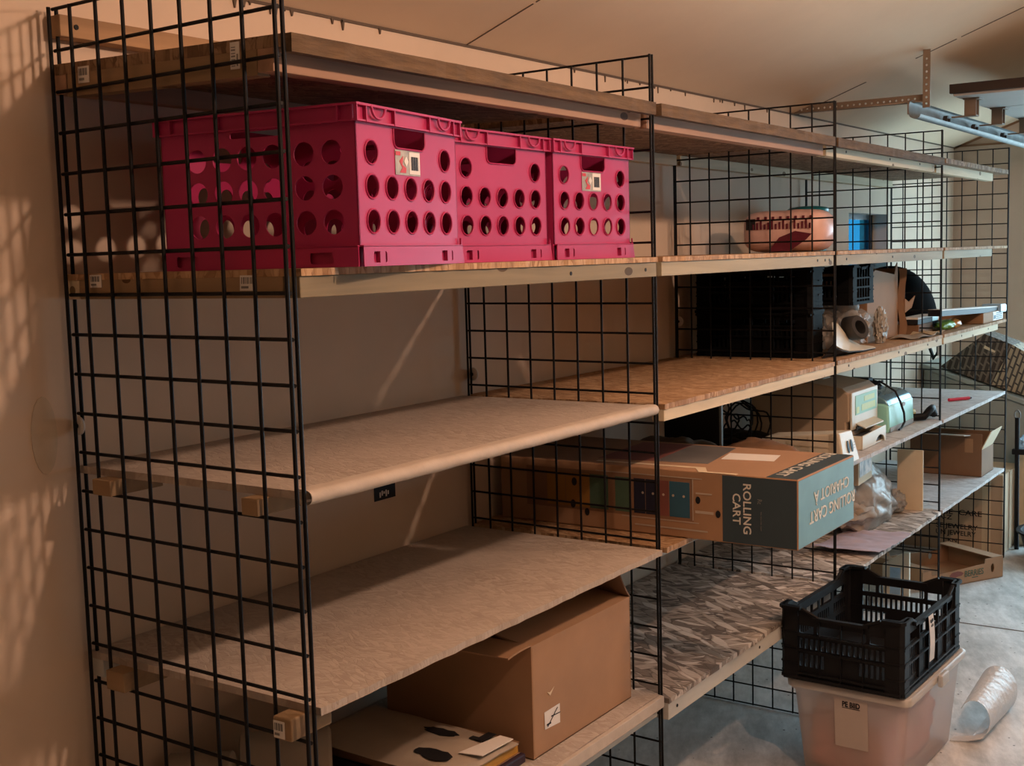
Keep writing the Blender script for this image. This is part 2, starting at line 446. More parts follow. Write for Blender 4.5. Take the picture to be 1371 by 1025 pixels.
M['lilac'] = plain('lilac_paper', (.50, .44, .52), .7, .12, 10)
M['floral'] = plain('floral_print', (.40, .30, .25), .5, .8, 28)
M['steel'] = plain('galvanised_steel', (.20, .225, .225), .55, .2, 12, metal=.1, spec=.3)
M['angle'] = plain('brown_grey_steel', (.22, .17, .125), .5, .1, metal=.3)
M['doorpanel'] = plain('garage_door_panel', (.45, .45, .43), .5, .05)
M['rubber'] = plain('rubber_seal', (.035, .025, .02), .7, .1)
M['redpen'] = plain('red_plastic', (.65, .03, .06), .4, .04)
M['green'] = plain('green_packet', (.18, .38, .06), .35, .1)
M['orange'] = plain('orange_packet', (.62, .25, .03), .35, .1)
M['bluebag'] = plain('pale_blue_plastic', (.34, .55, .75), .3, .12, 25, .3)
M['pat_dark'] = pattern_card('brown_basketweave_print', (.05, .036, .025), (.16, .13, .10))
M['pat_light'] = pattern_card('tan_basketweave_print', (.40, .33, .22), (.07, .06, .05))
M['greybin'] = plain('grey_green_plastic', (.33, .36, .33), .5, .06)
M['bagblack'] = plain('black_fabric', (.005, .005, .0055), .95, .2, 40, spec=.05)
M['olivebag'] = plain('dull_olive_bag', (.11, .09, .06), .7, .3, 8, .3)

# glass of the little window: blue tint added to dim the bright sky behind it
def tinted():
    m, nt, b = newmat('sky_dimming_pane'); out = nt.nodes['Material Output']
    tr = nd(nt, 'ShaderNodeBsdfTransparent'); tr.inputs[0].default_value = (.065, .20, .27, 1)
    gl = nd(nt, 'ShaderNodeBsdfGlossy'); gl.inputs['Roughness'].default_value = .05
    mx = nd(nt, 'ShaderNodeMixShader', i_0=.06); nt.links.new(tr.outputs[0], mx.inputs[1]); nt.links.new(gl.outputs[0], mx.inputs[2])
    nt.links.new(mx.outputs[0], out.inputs['Surface']); return m
M['glass'] = tinted()

# ------------------------------------------------------------------ the room
YN, YF, XR = -3.2, 6.52, 4.6
def ceil_z(x, y): return 2.236 + .0035 * y + .36 * (x if x < 2.3 else 4.6 - x)
structure('floor', G().box(-.15, XR + .15, YN - .15, YF + .15, -.15, 0), M['floor'])
structure('driveway', G().box(-4, 9, YF + .15, 16, -.2, -.03), M['floor'])
W = G()
for y0, y1, z0, z1 in ((YN - .15, 4.55, -.15, 2.35), (5.17, YF + .15, -.15, 2.35), (4.55, 5.17, -.15, 1.50), (4.55, 5.17, 1.825, 2.35)):
    W.box(-.15, 0, y0, y1, z0, z1)
structure('wall_back', W, M['wall'])
W = G()
for x0, x1, z0, z1 in ((0, .60, -.15, 2.7), (.60, 3.1, 2.15, 3.2), (3.1, XR, -.15, 3.2)):
    W.box(x0, x1, YF, YF + .15, z0, z1)
structure('wall_far', W, M['wall_far'])
structure('wall_right', G().box(XR, XR + .15, YN - .15, YF + .15, -.15, 2.6), M['wall_dark'])
structure('wall_near', G().box(-.15, XR + .15, YN - .15, YN, -.15, 3.2), M['wall_dark'])
C = G()
for xa, xb in ((-.15, 2.3), (2.3, XR + .15)):
    P = []
    for dz in (0, .06):
        for (x, y) in ((xa, YN - .15), (xb, YN - .15), (xb, YF + .15), (xa, YF + .15)):
            P.append((x, y, ceil_z(x, y) + dz))
    C.hexa(P)
structure('ceiling', C, M['ceil'])
# taped joints across the sloping ceiling and the torn dark joint along the wall
S = G()
for y, w in ((1.36, .0022), (3.86, .004)):
    x = 0
    while x < 2.2:
        l = rnd.uniform(.12, .45)
        a, b_ = (x, y), (min(2.3, x + l), y)
        if y < 2 or rnd.random() < .75:
            P = []
            for dz in (-.0018, .002):
                for xx, yy in ((a[0], y - w), (b_[0], y - w), (b_[0], y + w), (a[0], y + w)):
                    P.append((xx, yy, ceil_z(xx, yy) + dz))
            S.hexa(P)
        x += l + rnd.uniform(.0, .06)
structure('trim_1', S, M['seam'])
S = G()
P = []
for dz in (-.006, .003):
    for x, y in ((0, YN), (.003, YN), (.003, YF), (0, YF)): P.append((x, y, ceil_z(0, y) + dz))
S.hexa(P)
for k in range(34):                      # torn paper hanging out of the joint
    y = rnd.choice([rnd.uniform(.25, 1.0), rnd.uniform(1.9, 3.6)]); h = rnd.uniform(.006, .026); w = rnd.uniform(.002, .007)
    z = ceil_z(0, y) - .003
    S.hexa([(0, y - w * .2, z - h), (.004, y - w * .2, z - h), (.004, y + w * .2, z - h), (0, y + w * .2, z - h), (0, y - w, z), (.004, y - w, z), (.004, y + w, z), (0, y + w, z)])
structure('trim_2', S, M['seam'])
S = G()
S.box(0, .60, YF - .006, YF, 2.258, 2.27)
for i in range(8):
    x0 = i * .3; S.hexa([(x0, YF - .006, ceil_z(x0, YF) - .014), (x0 + .3, YF - .006, ceil_z(x0 + .3, YF) - .014), (x0 + .3, YF, ceil_z(x0 + .3, YF) - .014), (x0, YF, ceil_z(x0, YF) - .014),
                         (x0, YF - .006, ceil_z(x0, YF)), (x0 + .3, YF - .006, ceil_z(x0 + .3, YF)), (x0 + .3, YF, ceil_z(x0 + .3, YF)), (x0, YF, ceil_z(x0, YF))])
structure('trim_3', S, M['card_d'])
# floor joint (a saw cut across the slab)
structure('trim_4', G().box(.7, XR, 3.94, 3.948, 0, .0015), M['seam'])
# plaster repairs on the wall by the near panel
S = G()
S.plate([(y, z) for y, z in circ(-.047, 1.335, .028, 20, .075)], [], .002, frame((0, 1, 0), (0, 0, 1), (.002, 0, 0)))
structure('trim_5', S, M['patch'])
# window
w = link('window_1', None); w.location = (-.1, 4.86, 1.66); w['kind'] = 'structure'
g = G()
g.box(-.02, .02, -.31, -.29, -.16, .165).box(-.02, .02, .29, .31, -.16, .165).box(-.02, .02, -.29, .29, -.16, -.135).box(-.02, .02, -.29, .29, .14, .165)
obj('window_frame', g, M['darkgrey'], w)
obj('pane', G().box(-.004, .004, -.289, .289, -.134, .139), M['glass'], w, 0)
# ------------------------------------------------------------------ wire grid panels
I = .0762
PY = [0.0, 1.288, 2.569, 3.915, 5.180]
TX = [.0027, -.0062, .0070, -.0005, -.0031]
SK = [.0224, .0314, .0156, -.0089, .0]
cols = [.62 - I * k for k in range(8)] + [.62 - 7 * I - .064]
PL = ['large black wire grid panel in front, closing the near end of the empty bay',
      'second black wire grid panel, between the empty bay and the cart box',
      'middle black wire grid panel of five, beside the stacked black crates and beige printer',
      'black wire grid panel beside the open brown box, fourth of five along the shelving',
      'last black wire grid panel, farthest along the shelving beside the lettered moving carton']
for k in range(5):
    y0 = PY[k]
    p = thing('wire_grid_panel', PL[k], 'wire panel', (.62 + TX[k], y0, .0), math.atan(-SK[k]), 'wire grid panels holding up the shelves')
    g = G(); r = .0036 if k == 0 else .0030
    for i, x in enumerate(cols):
        if 0 < i < 8: g.cyl((x - .62, -.0076, .005), (x - .62, -.0076, 2.134), r, 8)
    for j in range(29):
        z = 2.134 - I * j + (.0048 if j == 28 else 0)
        g.cyl((cols[8] - .62, 0, z), (0, 0, z), r * .95, 8)
    obj('wire_mesh', g, M['wire'], p)
    for x in (cols[8] - .62, 0):
        g = G()
        for dy in ((-.0080, .0085) if k == 0 else (-.0070, .0060)): g.cyl((x, dy, .005), (x, dy, 2.137), r * 1.05, 8)
        obj('edge_rod', g, M['wire'], p)
CL = ['white round screw clip on the wall edge of the closest wire panel', 'white round clip holding the second wire panel to the wall', 'white round clip holding the middle wire panel to the wall']
for k, (y, z) in enumerate(((.03, 1.347), (1.332, 1.324), (2.631, 1.397))):
    c = thing('wall_clip', CL[k], 'clip', (0, y, z), 0, 'clips on the panel edges')
    Mx = frame((1, 0, 0), (0, 0, 1), (.018, -.012, 0))
    obj('clip_disc', G().lathe([(.003, 0), (.017, 0), (.019, .002), (.019, .005), (.016, .0065), (.003, .0065)], n=24, M=Mx @ Matrix.Translation((0, 0, -.003))), M['white'], c)
    obj('screw_head', G().lathe([(.001, 0), (.005, 0), (.005, .004), (.001, .005)], n=12, M=frame((1, 0, 0), (0, 0, 1), (.018, -.016, 0))), M['blackmatt'], c)

# ------------------------------------------------------------------ shelves
def price_tag(parent, M_, w=.034, h=.026):
    t = obj('price_tag', G().plate(rectl(-w / 2, w / 2, -h / 2, h / 2), [], .001, M_), M['white'], parent, 0)
    g = G()
    for i in range(7): g.box(-w * .4 + i * w * .115, -w * .4 + i * w * .115 + .0015 + .001 * (i % 2), -h * .05, h * .38, 0.0002, .0006, M=M_)
    g.box(-w * .4, w * .05, -h * .35, -h * .2, .0002, .0006, M=M_)
    obj('print', g, M['greyink'], t, 0)

SHL = {
 (5, 0): 'top brown strand board shelf above the pink crates', (5, 1): 'top shelf board of the second bay, above the bay with the cart box',
 (5, 2): 'top shelf board above the pink packet', (5, 3): 'top shelf board of the last bay, its pale rail ending short',
 (4, 0): 'shelf with pale front rail carrying the three pink crates', (4, 1): 'empty shelf with pale rail between crates and pink packet',
 (4, 2): 'shelf with pale rail under the pink packet', (4, 3): 'shelf with pale rail end, in front of the small blue window',
 (3, 0): 'empty whitewashed strand board shelf with rolled white front edge', (3, 1): 'empty golden strand board shelf left of the black crates',
 (3, 2): 'golden shelf carrying the black crates and torn cardboard box', (3, 3): 'shelf in the last bay carrying long flat cartons',
 (2, 0): 'empty thin pale strand board shelf above the brown box', (2, 1): 'golden strand board shelf the rolling cart box sticks out from',
 (2, 2): 'shelf carrying both printers', (2, 3): 'pale board shelf with the red pen on it',
 (1, 0): 'lowest shelf with white edge, under the brown box with the white label', (1, 1): 'lowest rough strand board shelf left of the stacked black crate and tote',
 (1, 2): 'low strand board shelf with the plastic bag and lilac paper', (1, 3): 'low pale shelf with the open brown box'}
TOP = {5: 2.018, 4: 1.640, 3: 1.268, 2: .897, 1: .497}
DM = {(5, b): 'osb_top' for b in range(4)}
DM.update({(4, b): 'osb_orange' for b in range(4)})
DM.update({(3, 0): 'osb_paint', (3, 1): 'osb_orange', (3, 2): 'osb_orange', (3, 3): 'osb_orange', (2, 0): 'osb_paint', (2, 1): 'osb_orange', (2, 2): 'osb_pale',
           (2, 3): 'osb_pale', (1, 0): 'osb_paint', (1, 1): 'osb_raw', (1, 2): 'osb_raw', (1, 3): 'osb_pale'})
TH = {5: .020, 4: .012, 3: .014, 2: .014, 1: .014}
def _clip(self, x0):
    for v in self.bm.verts:
        if v.co.x < .1: v.co.x = x0
    return self
G.clip = _clip
def deck_mesh(y0, y1, z, th, x1, seed, rough=.002):
    """board with a slightly ragged sawn front edge"""
    g = G(); r = random.Random(seed); n = 40; poly = [(.012, y0)]
    poly.append((x1, y0))
    for i in range(1, n): poly.append((x1 + r.uniform(-rough, rough), y0 + (y1 - y0) * i / n))
    poly += [(x1, y1), (.012, y1)]
    g.prism(poly, z - th, z, Matrix.Identity(4)); return g
for lv in (5, 4, 3, 2, 1):
    for b in range(4):
        ya, yb = PY[b] + .014, PY[b + 1] - .014
        if b == 0: ya = .016
        if b == 3: yb = 5.10
        top = TOP[lv] + (.017 if (lv, b) == (1, 0) else 0)
        th = TH[lv]
        s = thing('wooden_shelf', SHL[(lv, b)], 'shelf', (0, ya, top), 0, 'wooden shelves along the back wall')
        L = yb - ya
        if (lv, b) == (5, 0): s.rotation_euler = (0, .026, 0); s.location.z += .0165
        dm = M[DM[(lv, b)]]
        x1 = .632 if lv < 5 or b == 3 else .613
        if (lv, b) in ((3, 0), (1, 0)): x1 = .618
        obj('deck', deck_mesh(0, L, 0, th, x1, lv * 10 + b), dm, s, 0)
        if (lv, b) == (3, 0):
            prof = [(.600, .0022)] + [(.618 + .0120 * math.sin(R(a)), -.0105 + .0120 * math.cos(R(a))) for a in range(0, 181, 20)] + [(.604, -.0225)]
            def fn(u, v, P=prof, L=L):
                k = v * (len(P) - 1); i = min(int(k), len(P) - 2); f = k - i
                x = P[i][0] + (P[i + 1][0] - P[i][0]) * f; z = P[i][1] + (P[i + 1][1] - P[i][1]) * f
                y = .002 + u * (L - .004)
                j = .0016 * noise.noise(Vector((y * 18, x * 30, z * 30)))
                return (x + j, y, z + j)
            obj('paper_edging', G().sheet(fn, 70, 20, .0012), M['tape'], s, 60)['label'] = 'white paper edging rolled over the front edge'
        if (lv, b) == (1, 0): obj('edging', G().box(.619, .632, 0, L, -.030, 0), M['tape'], s, 0, .002)['label'] = 'whitewashed front edging'
        z = -th
        if lv == 5:
            e = 4.95 - ya if b == 3 else L
            obj('front_rail', G().box(.556, .592, 0, e, z - .038, z), M['redwood'] if b < 2 else M['pine'], s, 0, .0015)
            if b < 3: obj('front_lip', deck_mesh(0, L, -.0005, .030, .6345, 77 + b, .0012).clip(.614), M['fascia'], s, 0)
            obj('back_rail', G().box(.013, .05, 0, L, z - .036, z), M['redwood'] if b == 0 else M['pine'], s, 0, .0015)
            if b == 0:
                cl = obj('end_cleat', G().box(.055, .555, 0, .03, z - .042, z), M['pine_x'], s, 0, .001)
                price_tag(s, frame((1, 0, 0), (0, 0, 1), (.105, -.0012, -.025)), .032, .03)
                price_tag(s, frame((0, 0, 1), (-1, 0, 0), (.505, -.0012, -.026)), .044, .022)
        elif lv == 4:
            e = 4.79 - ya if b == 3 else L
            obj('front_rail', G().box(.592, .628, 0, e, z - .036, z), M['shadewood'] if b == 0 else M['midwood'], s, 0, .0015)
            obj('back_rail', G().box(.013, .05, 0, L, z - .036, z), M['pine'], s, 0, .0015)
            if b == 0:
                obj('end_cleat', G().box(.052, .59, 0, .03, z - .036, z), M['pine_x'], s, 0, .001)
                price_tag(s, frame((1, 0, 0), (0, 0, 1), (.102, -.0012, -.014)), .034, .024)
                price_tag(s, frame((1, 0, 0), (0, .06, 1), (.508, -.0012, -.022)), .038, .026)
        elif lv == 3:
            if b == 0:
                obj('support_block', G().box(.500, .538, -.034, .075, z - .030, z), M['pine_x'], s, 0, .0015)
                obj('support_block', G().box(.098, .15, -.034, .09, z - .030, z), M['pine_x'], s, 0, .0015)
            else:
                e = 4.93 - ya if b == 3 else L
                obj('front_rail', G().box(.594, .629, 0, e, z - .030, z), M['pine'], s, 0, .0015)
                obj('back_rail', G().box(.013, .05, 0, L, z - .036, z), M['pine'], s, 0, .0015)
        elif lv == 2:
            if b == 0:
                obj('support_block', G().box(.557, .600, -.040, .06, z - .040, z), M['pine_x'], s, 0, .003)
                price_tag(s, frame((1, .0, 0), (0, 0, 1), (.572, -.0412, z - .022)), .026, .030)
                obj('support_block', G().box(.103, .155, -.034, .08, z - .038, z), M['pine_x'], s, 0, .0015)
                obj('back_rail', G().box(.013, .05, 0, L, z - .036, z), M['paintedwood'], s, 0, .0015)
            else:
                obj('front_rail', G().box(.53, .566, 0, L, z - .038, z), M['paintedwood'], s, 0, .0015)
                obj('back_rail', G().box(.013, .05, 0, L, z - .036, z), M['paintedwood'], s, 0, .0015)
        else:
            if b in (0, 1):
                obj('front_rail', G().box(.575 if b == 0 else .592, .611 if b == 0 else .629, 0, L, z - .045, z), M['paintedwood'], s, 0, .0015)
            else:
                obj('front_rail', G().box(.53, .566, 0, L, z - .038, z), M['paintedwood'], s, 0, .0015)
            obj('back_rail', G().box(.013, .05, 0, L, z - .036, z), M['paintedwood'], s, 0, .0015)
for key, xs, zz in (((4, 1), (1.10, 1.17, 1.21), -.028), ((4, 2), (.10, .62), -.028), ((4, 0), (.85, 1.2), -.03), ((3, 2), (.12, .7, 1.1), -.026), ((3, 3), (.3, .8), -.026), ((1, 1), (.05, .6, 1.0), -.035), ((5, 2), (.2, .7, 1.1), -.034)):
    so = next(o for o in COL.objects if o.get('label') == SHL[key])
    xf = {4: .628, 3: .629, 1: .629, 5: .592}[key[0]]
    for y in xs: obj('screw', G().cyl((xf, y, zz), (xf + .0012, y, zz), .0045, 10), M['blackmatt'], so)
# ledger above the top shelf
lg = thing('ledger_board', 'brown ledger board screwed to the wall above the top shelf', 'board', (0, .018, 2.085))
obj('board', G().box(0.0005, .04, 0, 1.24, 0, .04), M['brownwood'], lg, 0, .0015)
obj('screw', G().cyl((.0402, .035, .02), (.042, .035, .02), .005, 12), M['blackmatt'], lg)
# black sticker on the wall
st = thing('wall_sticker', 'small black sticker with white print on the wall under the empty shelf', 'sticker', (0, .94, 1.052))
obj('sheet', G().box(.0003, .0015, -.042, .042, -.019, .019), M['ink'], st, 0)
g = G()
for i in range(5): g.box(.0016, .002, -.022 + .008 * i, -.017 + .008 * i, -.012 + .004 * (i % 3), .002 + .003 * (i % 2))
obj('print', g, M['white'], st, 0)

# ------------------------------------------------------------------ pink holed crates
CW, CD, CH = .365, .43, .281
def make_crate(label, loc, rz, sticker):
    """local frame: +X out of the shelf, +Y along it, origin front-left-bottom corner"""
    t = thing('plastic_crate', label, 'crate', loc, rz, 'pink crates in a row'); t.scale = (.967,) * 3
    g = G(); T = .003
    rows = (.079, .140, .200)
    cs = [.0475 + .0674 * k for k in range(5)]
    def front_holes():
        H = []
        for r_, z in enumerate(rows):
            for k, y in enumerate(cs):
                if r_ == 2 and k in (1, 2, 3): continue
                H.append(circ(y, z, .0205))
        H.append([(CW / 2 - .057, .2485), (CW / 2 + .057, .2485)] + [(CW / 2 + .057 - .014 + .014 * math.cos(R(a)), .2265 + .014 * math.sin(R(a))) for a in range(0, -91, -18)]
                 + [(CW / 2 - .057 + .014 + .014 * math.cos(R(a)), .2265 + .014 * math.sin(R(a))) for a in range(-90, -181, -18)])
        return H
    def side_holes():
        return [circ(d, z, .0215) for z in rows for d in (.052, .110, .178, .234, .290, .348)] + [rrect(.16, .27, .236, .247, .004, 2)]
    g.plate(rectl(0, CW, .0, .255), front_holes(), T, frame((0, 1, 0), (0, 0, 1), (0, 0, 0)))
    g.plate(rectl(0, CW, .0, .255), front_holes(), T, frame((0, 1, 0), (0, 0, 1), (-CD + T, 0, 0)))
    g.plate(rectl(0, CD, .0, .255), side_holes(), T, frame((-1, 0, 0), (0, 0, 1), (0, CW, 0)))
    g.plate(rectl(0, CD, .0, .255), side_holes(), T, frame((-1, 0, 0), (0, 0, 1), (0, T, 0)))
    g.box(-CD + T, -T, T, CW - T, .006, .010)
    obj('body', g, M['pink'], t, 30)
    # raised lip round every hole of the front and the near side
    g = G()
    for r_, z in enumerate(rows):
        for k, y in enumerate(cs):
            if r_ == 2 and k in (1, 2, 3): continue
            g.tube([(.001, a, b_) for a, b_ in circ(y, z, .0215, 20)], .0016, 5, closed=True)
    hl = [(.001, CW / 2 - .057, .248), (.001, CW / 2 - .057, .2265)] + [(.001, CW / 2 - .043 + .014 * math.cos(R(a)), .2265 + .014 * math.sin(R(a))) for a in range(180, 271, 18)] \
        + [(.001, CW / 2 + .043 + .014 * math.cos(R(a)), .2265 + .014 * math.sin(R(a))) for a in range(-90, 1, 18)] + [(.001, CW / 2 + .057, .248)]
    g.tube(hl, .0018, 5)
    obj('hole_edges', g, M['pink'], t, 60)
    # rim: band, top lip, ribs, stacking notches
    g = G(); o = .011; zb, zt = .250, CH
    def band(o0, o1, z0, z1):
        g.box(-CD - o1, o1, -o1, -o0, z0, z1); g.box(-CD - o1, o1, CW + o0, CW + o1, z0, z1)
        g.box(o0, o1, -o0, CW + o0, z0, z1); g.box(-CD - o1, -CD - o0, -o0, CW + o0, z0, z1)
    band(.0, .003, zb, zt)
    band(.003, o, zt - .004, zt); band(.003, o * .85, zb, zb + .003)
    for y in (-.008, .022, .118, .247, .343, CW + .005):
        g.box(.003, .0105, y - .0015, y + .0015, zb, zt - .002)
        g.box(-CD - .0105, -CD - .003, y - .0015, y + .0015, zb, zt - .002)
    for x in (-.0, -.03, -.14, -.29, -.40, -CD):
        g.box(x - .0015, x + .0015, -.0105, -.003, zb, zt - .002); g.box(x - .0015, x + .0015, CW + .003, CW + .0105, zb, zt - .002)
    for y in (.062, CW - .062):           # U shaped tabs
        pts = [(.0095, y - .026, zt - .003)] + [(.0095, y + .022 * math.cos(R(a)), zt - .006 + .017 * math.sin(R(a))) for a in range(180, 361, 20)] + [(.0095, y + .026, zt - .003)]
        g.tube(pts, .0026, 6)
    obj('rim', g, M['pink'], t, 30)
    # skirt with feet
    g = G()
    S_ = [rrect(.03, .075, .006, .026, .004, 2), rrect(CW - .085, CW - .04, .006, .026, .004, 2)]
    g.plate(rectl(-.002, CW + .002, 0, .036), S_, .0025, frame((0, 1, 0), (0, 0, 1), (.009, 0, 0)))
    S2 = [rrect(.03, .08, .006, .026, .004, 2), rrect(CD - .1, CD - .05, .006, .026, .004, 2)]
    g.plate(rectl(-.002, CD + .002, 0, .036), S2, .0025, frame((1, 0, 0), (0, 0, 1), (-CD, -.009, 0)))
    g.plate(rectl(-.002, CD + .002, 0, .036), S2, .0025, frame((-1, 0, 0), (0, 0, 1), (0, CW + .009, 0)))
    g.box(.0, .009, -.002, CW + .002, .034, .037); g.box(-CD, 0, -.009, 0, .034, .037); g.box(-CD, 0, CW, CW + .009, .034, .037)
    for y in (.052, CW - .062): g.box(.001, .0085, y, y + .018, .004, .027)
    g.prism([(0, 0), (.012, 0), (0, .05)], -.002, .002, frame((0, 1, 0), (0, 0, 1), (.004, CW + .002, 0)))
    obj('skirt', g, M['pink'], t, 30)
    if sticker:
        Mx = frame((0, 1, 0), (0, 0, 1), (.0012, CW / 2 - .006, .188))
        lb = obj('sticker', G().plate(rectl(-.048, .042, -.023, .022), [], .0008, Mx), M['silver'], t, 0)
        lb['label'] = 'price sticker with red and white print and a barcode'
        obj('sticker_white', G().plate(rectl(.002, .041, -.020, .020), [], .0003, Mx @ Matrix.Translation((0, 0, .0005))), M['white'], lb, 0)
        g = G()
        for i in range(11): g.box(.008 + .0024 * i, .0092 + .0024 * i + .0006 * (i % 3), -.013, .012, .0006, .0009, M=Mx)
        obj('barcode', g, M['ink'], lb, 0)
        g = G()
        g.prism([(-.047, .019), (-.03, .019), (-.03, .012), (-.047, .012)], .0004, .0008, Mx)
        g.prism([(-.034, .002), (-.020, .012), (-.024, -.004), (-.010, -.010), (-.012, -.019), (-.034, -.019), (-.024, -.010)], .0004, .0008, Mx)
        obj('red_print', g, M['red'], lb, 0)
        obj('white_print', G().prism([(-.018, .002), (-.010, .012), (-.002, .002), (-.010, -.008)], .0006, .001, Mx), M['white'], lb, 0)
    return t
make_crate('pink holed crate closest to the wire end panel, front turned slightly, with price sticker', (.672, .118, 1.6405), .154, True)
make_crate('middle pink holed crate, the one without a price sticker', (.556, .537, 1.6405), .008, False)
make_crate('pink holed crate with sticker at the second wire panel, third in the row', (.559, .911, 1.6405), -.004, True)

# ------------------------------------------------------------------ rolling cart carton
cb = thing('cart_carton', 'large rolling cart carton lying on its side, sticking out of the shelves', 'box', (.039, 1.414, .898))
LX, LY, LZ = .901, .42, .181
g = G()
g.box(0, LX, 0, LY, .001, LZ)
obj('carton', g, M['card'], cb, 0, .003, 2)
Mf = frame((1, 0, 0), (0, 0, 1), (0, -.0003, 0))            # long near face
g = G(); g.plate(rectl(.697, LX - .003, .004, LZ - .003), [], .0005, Mf); g.prism(rectl(.815, LX - .003, .003, LY - .003), LZ, LZ + .0006, Matrix.Identity(4))
obj('slate_panel', g, M['cart_dark'], cb, 0)['label'] = 'dark slate printed end band'
obj('teal_panel', G().plate(rectl(.003, LY - .003, .004, LZ - .004), [], .0006, frame((0, 1, 0), (0, 0, 1), (LX + .0004, 0, 0))), M['cart_teal'], cb, 0)['label'] = 'teal printed end face with upside down lettering'
def tz(z): return z - .898
def word(parent, m, *a, **k):
    g = G(); g.text(*a, **k); return obj('lettering', g, m, parent, 0)
word(cb, M['lettering'], 'ROLLING', .130, .021, frame((0, 0, -1), (1, 0, 0), (.805 - .039, -.0012, tz(.993))), bold=.012)
word(cb, M['lettering'], 'CART', .080, .021, frame((0, 0, -1), (1, 0, 0), (.776 - .039, -.0012, tz(.991))), bold=.012)
word(cb, M['lettering'], 'ROLLING CART', .345, .031, frame((0, -1, 0), (0, 0, -1), (LX + .0012, 1.663 - 1.414, tz(.966))), bold=.010)
word(cb, M['lettering'], 'CHARIOT À', .265, .029, frame((0, -1, 0), (0, 0, -1), (LX + .0012, 1.655 - 1.414, tz(1.014))), bold=.010)
word(cb, M['lettering'], 'ROLLING CART', .38, .030, frame((0, -1, 0), (1, 0, 0), (.878 - .039, .225, LZ + .001)), bold=.010)
g = G(); g.text('Rc', .012, .012, frame((0, 0, -1), (1, 0, 0), (.800, -.0012, tz(1.015)))); g.text('TEN DRAWER CART', .05, .003, frame((0, 0, -1), (1, 0, 0), (.803, -.0012, tz(.965))))
obj('small_print', g, M['greyink'], cb, 0)
# printed picture of the coloured drawers
pic = [(.16, .222, 'cart_orange'), (.222, .30, 'cart_orange'), (.30, .36, 'cart_green'), (.38, .43, 'cart_green'), (.438, .474, 'cart_navy'), (.474, .508, 'cart_navy'), (.508, .545, 'cart_red'), (.545, .606, 'cart_blue')]
par = obj('picture', G().plate(rectl(.09, .615, .047, .160), [], .0005, Mf), M['card_d'], cb, 0)
par['label'] = 'printed picture of a cart with coloured drawers'
for x0, x1, mk in pic: obj('drawer_print', G().plate(rectl(x0, x1 - .002, .055, .150), [], .0004, Mf @ Matrix.Translation((0, 0, .0005))), M[mk], par, 0)
g = G()
for x in (.465, .496, .527, .556, .587): g.plate(circ(x, .112, .0035, 10), [], .0004, Mf @ Matrix.Translation((0, 0, .0012)))
for x0, x1, z0, z1 in ((.32, .64, .161, .1635), (.40, .63, .043, .0455), (.612, .6145, .05, .16), (.622, .668, .122, .126), (.620, .672, .071, .078), (.44, .655, .022, .026)):
    g.plate(rectl(x0, x1, z0, z1), [], .0004, Mf @ Matrix.Translation((0, 0, .0012)))
obj('line_print', g, M['parcel'], par, 0)
g = G()
for x, z, r_ in ((.685, .074, .010), (.628, .106, .010), (.25, .125, .012), (.245, .062, .012), (.29, .043, .011)): g.plate(circ(x, z, r_ * .7, 10, r_), [], .0005, Mf @ Matrix.Translation((0, 0, .0013)))
obj('castor_print', g, M['ink'], par, 0)
obj('shipping_label', G().prism([(.600, .205), (.580, .309), (.723, .331), (.744, .231)], LZ, LZ + .0006, Matrix.Identity(4)), M['white'], cb, 0)['label'] = 'white shipping label on the top face'
g = G(); g.prism([(.43, .10), (.40, .40), (.56, .40), (.60, .12)], LZ - .0001, LZ + .0003, Matrix.Identity(4)); obj('slate_print', g, M['slate_top'], cb, 0)
g = G(); g.prism([(.28, .08), (.26, .39), (.42, .40), (.45, .10)], LZ - .0001, LZ + .0004, Matrix.Identity(4)); obj('red_print', g, M['cart_red'], cb, 0)
obj('tape_strip', G().prism([(.30, .05), (.62, .065), (.65, .01), (.735, .015), (.735, -.0006), (.63, -.0006), (.60, .045), (.30, .035)], LZ, LZ + .0008, Matrix.Identity(4)), M['card_p'], cb, 0)

# ------------------------------------------------------------------ bottom shelf of the empty bay
ZB = .5145
bx = thing('cardboard_box', 'brown cardboard box with small white label on the lowest shelf', 'box', (.565, .762, ZB))
bw, bd, bh = .458, .43, .265
g = G(); T = .004
g.box(-bd, 0, 0, T, 0, bh); g.box(-bd, 0, bw - T, bw, 0, bh); g.box(-T, 0, T, bw - T, 0, bh); g.box(-bd, -bd + T, T, bw - T, 0, bh); g.box(-bd, 0, 0, bw, 0, T)
obj('carton', g, M['card'], bx, 0, .0012)
def flap(parent, hinge, along, out, length, width, th=.004, mat='card', bend=.0, name='flap'):
    a = Vector(along).normalized(); o = Vector(out).normalized(); n = a.cross(o).normalized(); h = Vector(hinge)
    def fn(u, v): return h + a * (length * u) + o * (width * v) + n * (bend * v * v + .3 * bend * math.sin(u * PI) * v)
    return obj(name, G().sheet(fn, 6, 8, th), M[mat], parent, 40)
flap(bx, (0, .0, bh), (0, 1, 0), (-.9, 0, .10), bw, .2, mat='card', bend=.012)
flap(bx, (-bd, bw, bh), (1, 0, 0), (0, -.62, .62), bd, .125, mat='card_d', bend=-.03)
flap(bx, (-bd, 0, bh), (1, 0, 0), (0, -.8, .05), bd, .09, mat='card', bend=.01)
lb = obj('shipping_label', G().plate([(-.031, -.019), (.034, -.023), (.034, .023), (-.032, .022)], [], .0006, frame((0, 1, 0), (0, 0, 1), (.0014, .078, .075))), M['white'], bx, 0)
g = G(); Mx = frame((0, 1, 0), (0, 0, 1), (.0018, .078, .075))
g.prism([(-.022, -.015), (-.019, -.016), (.025, .017), (.022, .018)], 0, .0005, Mx); g.prism([(-.005, .006), (-.004, .003), (.035, .001), (.035, .003)], 0, .0005, Mx); g.prism(rectl(-.024, -.006, -.012, -.008), 0, .0005, Mx)
